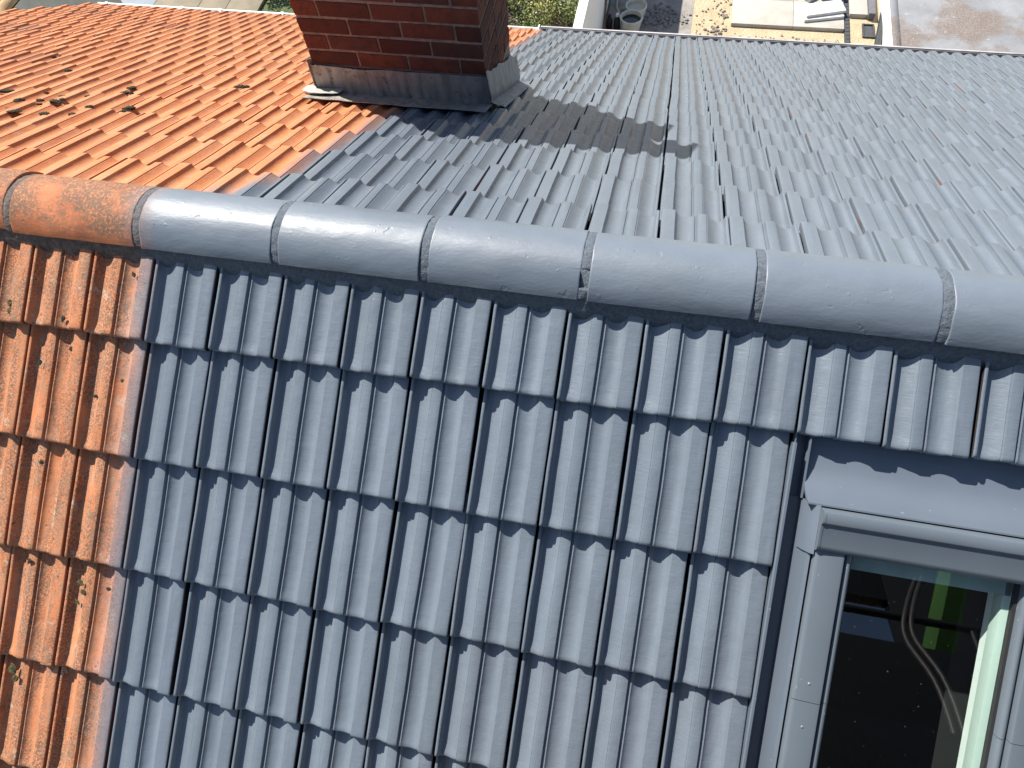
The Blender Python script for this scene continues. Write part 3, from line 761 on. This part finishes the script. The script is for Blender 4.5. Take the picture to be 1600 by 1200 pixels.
for m in MO: m.materials.append(M_MOSS)
for m in MO2: m.materials.append(M_MOSSY)
def moss(P, M0, par, x, s, h, r, dry=False):
    o = bpy.data.objects.new('moss_clump', (MO2 if dry else MO)[rr.randrange(4)]); C.objects.link(o); o.parent = par
    o.matrix_world = Matrix.Translation(P(x, s, h)) @ M0 @ Matrix.Rotation(rr.uniform(0, 6), 4, 'Z') @ Matrix.Diagonal((r * rr.uniform(.8, 1.5), r, r * .8, 1))
    o.matrix_parent_inverse = Matrix.Identity(4)
for x, s, h, r, d in ((-1.096, .358, -.028, .012, 1), (-1.105, .335, -.028, .009, 1), (-.771, .208, -.034, .006, 0), (-.78, .286, -.032, .0045, 1), (-.706, .205, -.034, .005, 0), (-.915, .359, -.022, .006, 0), (-.892, .447, -.036, .006, 0), (-.885, .46, -.036, .004, 0), (-.701, .515, -.02, .005, 1), (-.794, .575, -.032, .006, 0),
                      (-.972, 1.11, -.034, .006, 0), (-.695, 1.146, -.034, .005, 0), (-.792, 1.145, -.034, .008, 1), (-.779, 1.172, -.034, .007, 1), (-.797, 1.206, -.034, .006, 1), (-1.0, 1.46, -.034, .014, 1), (-.985, 1.485, -.03, .010, 1), (-.96, .80, -.034, .006, 0), (-.99, .50, -.03, .007, 0)):
    moss(NP, MN, front, x, s, h + .009, r * 1.1, d)
MOSSR = ((-1.98, .93), (-2.0, 1.04), (-1.83, .93), (-2.03, 1.28), (-1.94, 1.32), (-1.78, 1.13), (-1.85, 1.45), (-1.9, 1.58), (-1.6, 1.16), (-1.73, .97), (-1.99, 1.17), (-2.07, 1.17), (-2.36, 1.29), (-2.15, 1.14), (-3.68, 3.2), (-4.07, 4.53), (-3.48, 3.32), (-2.55, 1.91), (-1.45, 1.82), (-2.48, 4.02), (-2.17, 2.75), (-3.0, 2.3), (-1.2, 2.4))
for x, s in MOSSR:
    for k in range(rr.choice((1, 1, 2, 3))):
        moss(FP, MF, rear, x + rr.gauss(0, .03) * k, s + rr.gauss(0, .03) * k, -.018, rr.uniform(.014, .026) / (1 + .4 * k))

# ------------------------------------------------------------------ yard behind the house
M_WHITE = plain('white_render', (0.78, 0.78, 0.76), 0.85, var=0.06, scale=3, bump=0.15)
o = empty('garden_wall', (-0.45, 10, GZ)); tag(o, 'white rendered garden wall running away between flower bed and patio', 'wall')
a1 = boxo('wall_body', (-0.045, -4.4, -.05), (0.055, 6, 1.76), M_WHITE, o); a2 = boxo('coping', (-0.055, -4.41, 1.761), (0.065, 6, 1.80), M_WHITE, o, None, .006)
M_WOOD = plain('brown_wood', (0.16, 0.085, 0.045), 0.7, var=0.25, scale=10)
o = tubeo('wooden_pole', [(-0.355, 9.0, GZ + .01), (-0.38, 9.5, GZ + .62), (-0.37, 10.1, GZ + 1.75)], 0.018, M_WOOD); tag(o, 'thin brown wooden pole leaning against the white garden wall', 'pole')
# buckets
M_BUCK = plain('cream_plastic', (0.62, 0.60, 0.52), 0.45, var=0.1); M_LIQ = plain('black_bitumen', (0.012, 0.012, 0.013), 0.12)
M_PASTE = plain('cream_paste', (0.50, 0.48, 0.38), 0.6)
def bucket(x, y, r, hgt, fill, label):
    o = empty('bucket', (x, y, GZ + .010)); tag(o, label, 'bucket', 'buckets on the patio')
    bm = bmesh.new(); lathe(bm, [(0.001, 0), (r * .82, 0), (r, hgt), (r + .012, hgt), (r + .012, hgt - .03), (r + .004, hgt - .03), (r + .004, hgt - .002), (r - .005, hgt - .002), (r * .82 - .005, .01), (0.001, .01)], 28)
    bmesh.ops.recalc_face_normals(bm, faces=bm.faces[:]); from_bm('shell', bm, M_BUCK, o, 40)
    bm = bmesh.new(); lathe(bm, [(0.0005, hgt * .78), (r * .95, hgt * .78), (r * .95, hgt * .76), (.0005, hgt * .76)], 28); from_bm('contents', bm, fill, o, 40)
    tubeo('handle', [(r * math.cos(a_), r * math.sin(a_) * .5 - r * .6, hgt - .02 - abs(math.sin(a_)) * r * .8) for a_ in [PI + PI * i / 12 for i in range(13)]], .004, M_STEEL, o, 6)
bucket(0.06, 9.22, 0.165, 0.30, M_LIQ, 'cream plastic bucket of black liquid on the shaded patio')
bucket(0.10, 9.58, 0.160, 0.26, M_PASTE, 'cream plastic bucket filled with pale paste behind the black one')
M_HOSE = plain('pale_hose', (0.42, 0.37, 0.27), 0.5)
tag(tubeo('garden_hose', [(-0.25, 10.6, GZ + .03), (-0.26, 10.1, GZ + .03), (-0.24, 9.85, GZ + .03), (-0.17, 9.65, GZ + .03), (-0.13, 9.50, GZ + .03), (-0.15, 9.3, GZ + .03), (-0.1, 8.8, GZ + .03)], .016, M_HOSE), 'pale garden hose lying along the foot of the garden wall', 'hose')
for i, (x, y, hh) in enumerate(((-0.30, 9.32, .24), (-0.17, 9.27, .30))):
    o = empty('bottle', (x, y, GZ + .010)); tag(o, ('small black plastic bottle with black cap against the garden wall', 'black plastic bottle with white cap beside the bucket')[i], 'bottle')
    bm = bmesh.new(); lathe(bm, [(.001, 0), (.05, 0), (.052, .01), (.052, hh * .62), (.04, hh * .74), (.02, hh * .82), (.02, hh * .86), (.001, hh * .86)], 18); bmesh.ops.recalc_face_normals(bm, faces=bm.faces[:]); from_bm('body', bm, M_RUBBER, o, 40)
    bm = bmesh.new(); lathe(bm, [(.001, hh * .861), (.026, hh * .861), (.026, hh), (.001, hh)], 16); bmesh.ops.recalc_face_normals(bm, faces=bm.faces[:]); from_bm('cap', bm, M_GW if i else M_RUBBER, o, 40)
# rubble
def rubble(name, spots, mat, label, cat):
    bm = bmesh.new(); rv = random.Random(hash(name) % 1000 if False else len(spots))
    for (x, y, r) in spots:
        b0 = len(bm.verts); bmesh.ops.create_icosphere(bm, subdivisions=1, radius=1.0); bm.verts.ensure_lookup_table()
        vs_ = bm.verts[b0:]
        for v in vs_: v.co *= 1 + .5 * noise.noise(v.co * 1.9 + Vector((x * 11, y * 13, 0)))
        bmesh.ops.transform(bm, matrix=Matrix.Translation((x, y, GZ + .008 + r * .35)) @ Matrix.Rotation(rv.uniform(0, 6), 4, 'Z') @ Matrix.Diagonal((r * rv.uniform(.8, 1.6), r, r * .7, 1)), verts=vs_)
    o = from_bm(name, bm, mat); tag(o, label, cat, kind='stuff')
rv = random.Random(5)
rubble('rubble', [(0.50 + rv.gauss(0, .17), 9.66 + rv.gauss(0, .13), rv.uniform(.01, .042)) for i in range(190)], plain('grey_rubble', (0.20, 0.185, 0.17), .95, var=.4, scale=30), 'grey rubble heap spread on the shaded patio', 'rubble')
rubble('stones', [(rv.uniform(1.08, 1.62), rv.uniform(9.2, 10.3), rv.uniform(.006, .022)) for i in range(60)] + [(1.42 + rv.gauss(0, .07), 9.42 + rv.gauss(0, .06), rv.uniform(.008, .028)) for i in range(32)] + [(1.52 + rv.gauss(0, .05), 9.80 + rv.gauss(0, .04), rv.uniform(.01, .026)) for i in range(16)] + [(rv.uniform(1.7, 3.35), 9.28 + rv.gauss(0, .05), rv.uniform(.006, .02)) for i in range(60)],
       plain('stone_chips', (0.22, 0.19, 0.155), .95, var=.5, scale=30), 'loose stone chips scattered over the yellow sand', 'stones')
# paving slabs, laid and loose
q = NB('concrete_slab'); p = q.pos()
c_ = q.ramp(q.noise(p, 3.5, 6, 0.65), [(0.3, (0.34, 0.325, 0.28)), (0.7, (0.43, 0.415, 0.37))])
c_ = q.mix(q.rng(q.noise(p, 60, 3), .66, .74, 0, .4), c_, (0.25, 0.22, 0.18))
M_SLAB = q.fin(c_, 0.9, q.bump(q.noise(p, 40, 5), 0.3, 0.01))
M_SLABW = plain('white_slab', (0.58, 0.575, 0.55), 0.85, var=.08, bump=.2)
def paver(x0, x1, y0, y1, z0, th, rot, mat, name, label, group=None):
    cx, cy = (x0 + x1) / 2, (y0 + y1) / 2
    bm = bmesh.new(); box(bm, (-(x1 - x0) / 2, -(y1 - y0) / 2, 0), ((x1 - x0) / 2, (y1 - y0) / 2, th), None, .004)
    o = from_bm(name, bm, mat, None, 40); o.location = (cx, cy, z0); o.rotation_euler = (0, 0, math.radians(rot)); tag(o, label, 'paving slab', group)
Z1 = GZ + .004
paver(1.64, 2.596, 9.55, 10.19, Z1, .06, 0, M_SLAB, 'paving_slab', 'wide pale concrete slab on the sand, edge towards the gutter and stone chips'); paver(2.602, 3.37, 9.55, 10.19, Z1, .061, 0, M_SLAB, 'paving_slab', 'pale concrete slab carrying the two crooked white offcuts')
paver(1.64, 2.66, 10.196, 11.0, Z1, .060, 0, M_SLAB, 'paving_slab', 'pale concrete slab behind the wide one, nothing lying on it'); paver(2.666, 3.37, 10.196, 11.0, Z1, .0605, 0, M_SLAB, 'paving_slab', 'pale concrete slab under the cornerwise square slab')
paver(0.98, 1.60, 10.33, 11.1, Z1, .06, 0, M_SLAB, 'paving_slab', 'pale slab laid on the sand next to the shaded patio')
paver(2.72, 3.34, 9.72, 9.98, Z1 + .062, .045, 14, M_SLABW, 'loose_slab', 'white slab offcut lying crooked on the paving, lower of two')
paver(2.73, 3.35, 9.78, 10.06, Z1 + .108, .045, 17, M_SLABW, 'loose_slab', 'white slab offcut lying crooked on top of another offcut')
paver(2.66, 3.02, 10.22, 10.58, Z1 + .062, .05, 45, M_SLAB, 'loose_slab', 'pale square slab turned cornerwise on the laid paving')
paver(2.98, 3.36, 10.26, 10.62, Z1 + .114, .05, 4, M_SLABW, 'loose_slab', 'white square slab resting half on the cornerwise slab')
paver(3.46, 3.73, 9.92, 10.9, Z1, .07, 0, M_SLAB, 'paving_slab', 'narrow pale slab beside the dark drain channel')
paver(3.735, 3.83, 9.88, 10.9, Z1, .12, 0, plain('dark_kerb', (0.12, 0.12, 0.13), .8), 'kerb_stone', 'dark grey kerb stone along the narrow pale slab')
o = empty('drain_channel', (3.415, 9.9, GZ)); tag(o, 'dark drain channel between the large slabs and the sand strip', 'drain')
M_DR = plain('dark_drain', (0.05, 0.052, 0.055), .6)
boxo('channel', (-.032, -2.5, .004), (.032, 2.5, .05), M_DR, o); 
for i in range(26): boxo('grate_bar', (-.03, -1.2 + i * .09, .0505), (.03, -1.2 + i * .09 + .05, .056), M_DR, o)
o = empty('drain_pit', (3.745, 9.6, GZ)); tag(o, 'open square pit with dark inside in the yellow sand', 'pit')
for nm, lo, hi in (('rim', (-.09, -.16, .004), (-.07, .16, .03)), ('rim', (.07, -.16, .004), (.09, .16, .03)), ('rim', (-.0695, .14, .004), (.0695, .16, .03)), ('rim', (-.0695, -.16, .004), (.0695, -.14, .03)), ('bottom', (-.0695, -.1395, .0045), (.0695, .1395, .010))): boxo(nm, lo, hi, M_DR, o)
tag(tubeo('drain_pipe', [(3.80, 8.9, GZ + .06), (3.87, 9.35, GZ + .06), (4.02, 10.3, GZ + .06), (4.12, 10.9, GZ + .06)], .05, plain('dark_pipe', (0.03, 0.032, 0.035), .4), None, 14), 'dark plastic pipe lying on the sand beside the flat roof', 'pipe')

# annex with felt flat roof
ax = empty('flat_roof', (6.0, 9.0, GZ)); tag(ax, 'low flat roof of stained grey felt with white edge board', 'flat roof')
q = NB('felt_roof'); p = q.pos()
c_ = q.ramp(q.noise(p, 2.0, 6, 0.65), [(0.3, (0.17, 0.175, 0.185)), (0.7, (0.26, 0.265, 0.275))])
st_ = q.rng(q.noise(q.scale(p, (1, 1, 1), (1.35, 0.5, 0)), 1.1, 5, 0.6), 0.46, 0.56, 0, 1)
st_ = q.math('MULTIPLY', st_, q.rng(q.noise(p, 40, 5, .75), .36, .58, 0.15, 1))
c_ = q.mix(q.math('MULTIPLY', st_, .85), c_, (0.15, 0.098, 0.062))
c_ = q.mix(q.rng(q.noise(p, 7, 5, .7), .62, .70, 0, .5), c_, (0.40, 0.39, 0.37))
M_FELT = q.fin(c_, 0.75, q.bump(q.noise(p, 50, 4), .3, .01))
FZ = 0.27
boxo('wall', (-2.02, -2.1, -.05), (4.5, 5.2, FZ - .10), wall_mat, ax)
boxo('felt', (-2.02, -2.1, FZ - .099), (4.5, 5.2, FZ - .05), M_FELT, ax)
boxo('edge_board', (-2.075, -2.1, FZ - .25), (-2.022, 5.2, FZ + .004), M_WHITE, ax, None, .004)
sweep('felt_kerb', [(-2.021, FZ - .06), (-2.021, FZ - .004), (-1.99, FZ), (-1.955, FZ - .004), (-1.915, FZ - .022), (-1.88, FZ - .045), (-1.87, FZ - .06)], -2.099, 5.199, lambda y, a, b: Vector((a, y, b)), M_FELT, ax, 60)
for xx in (-1.02, 0.0, 1.02): boxo('felt_seam', (xx, -2.09, FZ - .0495), (xx + .09, 5.19, FZ - .0455), M_FELT, ax)

# left side: paving, hedge and shed
M_TANS = plain('tan_slab', (0.20, 0.17, 0.12), .9, var=.15, scale=5, bump=.2); M_BLUES = plain('blue_grey_slab', (0.22, 0.25, 0.28), .85, var=.08, scale=4)
for x0, x1, m, l in ((-10.3, -9.55, M_BLUES, 'blue grey paving slab beside the hedge'), (-9.54, -8.62, M_BLUES, 'wide blue grey paving slab beside the tan paving'), (-8.61, -7.73, M_TANS, 'tan paving slab next to the blue grey paving'), (-7.72, -7.18, M_TANS, 'tan paving slab between two other tan slabs'), (-7.17, -6.55, M_TANS, 'tan paving slab partly under the dark bush')):
    paver(x0, x1, 8.2, 11.0, GZ + .004, .05, 0, m, 'paving_slab', l)
def leaf_mat(name, c0, c1):
    q = NB(name); rnd = q.noise(q.pos(), 9, 3)
    c = q.ramp(rnd, [(0.3, c0), (0.7, c1)]); m = q.fin(c, 0.6); q.b.inputs['Subsurface Weight'].default_value = 0.0
    return m
M_L1 = leaf_mat('green_leaf', (0.07, 0.11, 0.025), (0.22, 0.26, 0.07)); M_L2 = leaf_mat('dark_leaf', (0.016, 0.026, 0.012), (0.055, 0.075, 0.03))
M_L3 = leaf_mat('yellow_green_leaf', (0.18, 0.19, 0.05), (0.40, 0.38, 0.11)); M_FLOW = leaf_mat('mauve_flower', (0.30, 0.16, 0.33), (0.48, 0.34, 0.50)); M_STEM = plain('stem', (0.07, 0.055, 0.03), .8)
def shrub(name, x, y, rx, rz, nleaf, lmat, seed, label, group, flowers=0, ls=.05):
    rv = random.Random(seed); o = empty(name, (x, y, GZ + .004)); tag(o, label, 'shrub', group)
    bm = bmesh.new(); tips = []
    for i in range(9):
        a_ = rv.uniform(0, 2 * PI); rad = rv.uniform(.2, .95) * rx; hz = rz * rv.uniform(.7, 1.25)
        tip = Vector((math.cos(a_) * rad, math.sin(a_) * rad, hz)); tips.append(tip)
        tube(bm, [(math.cos(a_) * .03, math.sin(a_) * .03, 0), tip * .55 + Vector((0, 0, .05)), tip], [.012, .008, .004], 5)
    from_bm('stem', bm, M_STEM, o)
    def leaves(n, mat, nm, size, flat):
        bm = bmesh.new()
        for i in range(n):
            t_ = tips[rv.randrange(9)]; k = rv.uniform(.25, 1.08)
            c0 = t_ * k + Vector((rv.gauss(0, rx * .22), rv.gauss(0, rx * .22), rv.gauss(0, rz * .10)))
            if flat: c0 = t_ * rv.uniform(.9, 1.1) + Vector((rv.gauss(0, .06), rv.gauss(0, .06), rv.uniform(0, .06)))
            c0.z = max(.03, c0.z)
            d = Vector((rv.gauss(0, 1), rv.gauss(0, 1), rv.gauss(.2, .6))).normalized(); sd_ = d.cross(Vector((rv.gauss(0, 1), rv.gauss(0, 1), rv.gauss(0, 1)))).normalized()
            s_ = size * rv.uniform(.6, 1.3); nn_ = d.cross(sd_) * s_ * .15
            v = [bm.verts.new(c0), bm.verts.new(c0 + d * s_ * .5 + sd_ * s_ * .3 + nn_), bm.verts.new(c0 + d * s_), bm.verts.new(c0 + d * s_ * .5 - sd_ * s_ * .3 + nn_)]
            bm.faces.new((v[0], v[1], v[2])); bm.faces.new((v[0], v[2], v[3]))
        from_bm(nm, bm, mat, o)
    leaves(nleaf, lmat, 'crown', ls, False)
    if flowers: leaves(flowers, M_FLOW, 'flowers', .055, True)
G1 = 'shrubs in the flower bed'
for i, (x, y, rx, rz, m, fl) in enumerate(((-0.95, 9.35, .30, .55, M_L1, 26), (-1.35, 9.25, .34, .50, M_L3, 8), (-1.75, 9.45, .36, .55, M_L1, 18), (-2.15, 9.7, .40, .6, M_L1, 10), (-0.92, 9.95, .32, .6, M_L3, 26), (-1.32, 9.85, .34, .55, M_L1, 34), (-1.7, 10.05, .36, .65, M_L3, 12), (-1.1, 10.5, .40, .7, M_L1, 20), (-1.6, 10.7, .4, .7, M_L2, 0), (-2.2, 10.4, .4, .65, M_L2, 6), (-2.6, 10.0, .4, .6, M_L1, 0), (-1.5, 8.9, .3, .4, M_L1, 8))):
    lab = {M_L1: 'green leafy shrub with small mauve flowers beside the white garden wall', M_L3: 'yellow green shrub with a few mauve flowers by the garden wall', M_L2: 'dark green shrub at the back of the flower bed'}[m]
    if m is M_L1 and fl == 0: lab = 'green leafy shrub without flowers at the side of the bed'
    lab = ('leafy green shrub with mauve flowers close against the garden wall', 'low yellow green shrub near the gutter with few flowers', 'green shrub with scattered mauve flowers beside the chimney', 'broad green shrub half hidden by the chimney', 'yellow green shrub full of mauve flowers against the garden wall', 'green shrub with the most mauve flowers in the bed', 'tall yellow green shrub behind the flowering green one', lab, lab, lab, lab, 'small low green shrub at the gutter edge')[i]
    shrub('flowering_shrub', x, y, rx, rz, 620, m, i, lab, G1, fl)
for i, (x, y, rx, rz, m) in enumerate(((-6.55, 9.75, .36, .50, M_L2), (-6.05, 9.75, .40, .55, M_L2), (-5.6, 9.6, .40, .55, M_L2), (-6.25, 10.25, .40, .6, M_L1), (-5.2, 9.7, .40, .5, M_L2))):
    shrub('garden_bush', x, y, rx, rz, 620, m, 50 + i, 'green bush lit on top behind the dark bushes' if m is M_L1 else 'dark green bush growing beside the tan paving', 'bushes beside the tan paving', 0, .055)
for i, (x, y) in enumerate(((-10.6, 8.9), (-10.9, 9.5), (-11.3, 8.7), (-11.7, 9.2))):
    shrub('hedge_bush', x, y, .42, .7, 620, M_L2, 80 + i, 'dark hedge bush between the blue grey paving and the shed', 'hedge bushes near the shed', 0, .055)
# shed with tan barrel tiles
sh = empty('garden_shed', (-8.9, 6.6, GZ)); tag(sh, 'low shed with tan barrel tile roof beyond the roof verge', 'shed')
boxo('wall', (-1.6, -1.6, -.05), (1.2, 1.0, 2.3), wall_mat, sh)
M_TAN = plain('tan_barrel_tile', (0.42, 0.27, 0.13), .85, var=.3, scale=6, bump=.3)
for i in range(15):
    sweep('barrel_tile', [(-1.7 + .2 * i + .098 * math.cos(a_), .098 * math.sin(a_)) for a_ in [PI * k / 8 for k in range(9)]] + [(-1.7 + .2 * i + .08 * math.cos(a_), .08 * math.sin(a_)) for a_ in [PI - PI * k / 8 for k in range(9)]], -1.75, 1.15, lambda y, a, b: Vector((a, y, 2.34 + b + .08 * (y))), M_TAN, sh, 50)
boxo('roof_board', (-1.75, -1.7, 2.29), (1.2, 1.1, 2.30), M_WOOD, sh)

# ------------------------------------------------------------------ aerial work platform behind the camera: seen mirrored in the window pane
lift = empty('aerial_work_platform', (2.0, -7.2, GZ)); tag(lift, 'black work platform on green boom, mirrored in the window pane', 'work platform')
M_GREEN = plain('green_paint', (0.085, 0.21, 0.045), .4, var=.06); M_BLACK = plain('black_plastic', (0.010, 0.010, 0.011), .55); M_TYRE = plain('tyre_rubber', (0.02, 0.02, 0.02), .85)
L0 = Vector((2.0, -7.2, GZ))
def lv(*p_): return Vector(p_) - L0
def lbox(name, lo, hi, mat, bev=.01): return boxo(name, tuple(lv(*lo)), tuple(lv(*hi)), mat, lift, None, bev)
lbox('basket_floor', (0.2, -2.35, -0.72), (2.75, -1.55, -0.66), M_BLACK)
lbox('basket_panel', (0.2, -2.38, -0.66), (2.75, -2.35, 0.93), M_BLACK); lbox('basket_panel', (0.2, -1.55, -0.66), (2.2, -1.53, -0.10), M_BLACK)
lbox('basket_panel', (2.75, -2.38, -0.66), (2.78, -1.53, 0.9), M_BLACK)
for x in (0.22, 1.05, 1.72, 2.73): tubeo('rail_post', [lv(x, -2.37, .3), lv(x, -2.37, 1.1)], .02, M_BLACK, lift)
tubeo('top_rail', [lv(.2, -2.37, 1.1), lv(2.76, -2.37, 1.12)], .022, M_BLACK, lift); tubeo('mid_rail', [lv(.2, -2.37, .72), lv(2.76, -2.37, .72)], .02, M_BLACK, lift)
lbox('reflection_blocker', (3.01, -3.75, 1.05), (4.8, -3.65, 3.6), M_BLACK); lbox('reflection_blocker', (1.4, -3.75, 2.42), (3.009, -3.65, 3.6), M_BLACK)  # black boards added to block the sky in the pane's reflection
def curve(pts, n=6):
    P_ = [pts[0]] + list(pts) + [pts[-1]]; out = []
    for a_, b_, c_, d_ in zip(P_, P_[1:], P_[2:], P_[3:]):
        for i in range(n):
            t = i / n
            out.append(0.5 * ((2 * b_) + (c_ - a_) * t + (2 * a_ - 5 * b_ + 4 * c_ - d_) * t * t + (3 * b_ - a_ - 3 * c_ + d_) * t ** 3))
    return out + [pts[-1]]
def beam(name, a, b, wd, ht, mat):
    a, b = lv(*a), lv(*b); d = b - a; M = Matrix.Translation(a) @ d.to_track_quat('Y', 'Z').to_matrix().to_4x4()
    bm = bmesh.new(); box(bm, (-wd / 2, 0, -ht / 2), (wd / 2, d.length, ht / 2), M, .015); return from_bm(name, bm, mat, lift, 40)
beam('boom', (2.70, -3.35, 0.87), (2.93, -1.75, 2.22), .12, .14, M_GREEN); beam('lower_boom', (2.3, -6.6, -4.8), (2.70, -3.30, 0.92), .24, .26, M_GREEN)
beam('platform_arm', (2.65, -2.9, -0.5), (2.70, -3.35, .87), .14, .14, M_BLACK); beam('platform_arm', (2.0, -2.4, -0.69), (2.65, -2.92, -.5), .14, .14, M_BLACK)
for dx, dz in ((0, 0), (.035, .02)):
    tubeo('hose', curve([lv(2.25 + dx, -1.9, .95 + dz), lv(2.08 + dx, -1.75, .62 + dz), lv(2.02 + dx, -1.72, .42 + dz), lv(2.02 + dx, -1.6, .1 + dz), lv(1.98 + dx, -1.58, -.3), lv(2.0 + dx, -1.9, -.64)]), .011, plain('hose_grey', (0.055, 0.053, 0.05), .5), lift, 8)
lbox('turret', (1.95, -7.0, GZ + .75), (2.65, -6.3, -4.7), M_GREEN, .04); lbox('chassis', (0.9, -9.2, GZ + .40), (3.1, -5.9, GZ + .76), M_BLACK, .04)
for x in (.95, 2.85):
    for y in (-8.7, -6.5):
        bm = bmesh.new(); lathe(bm, [(.001, 0), (.2, 0), (.22, .03), (.36, .0), (.40, .05), (.40, .20), (.36, .25), (.22, .22), (.2, .25), (.001, .25)], 28, Matrix.Translation(lv(x - .02, y, GZ + .40)) @ Matrix.Rotation(PI / 2, 4, 'Y'))
        bmesh.ops.recalc_face_normals(bm, faces=bm.faces[:]); from_bm('wheel', bm, M_TYRE, lift, 40)
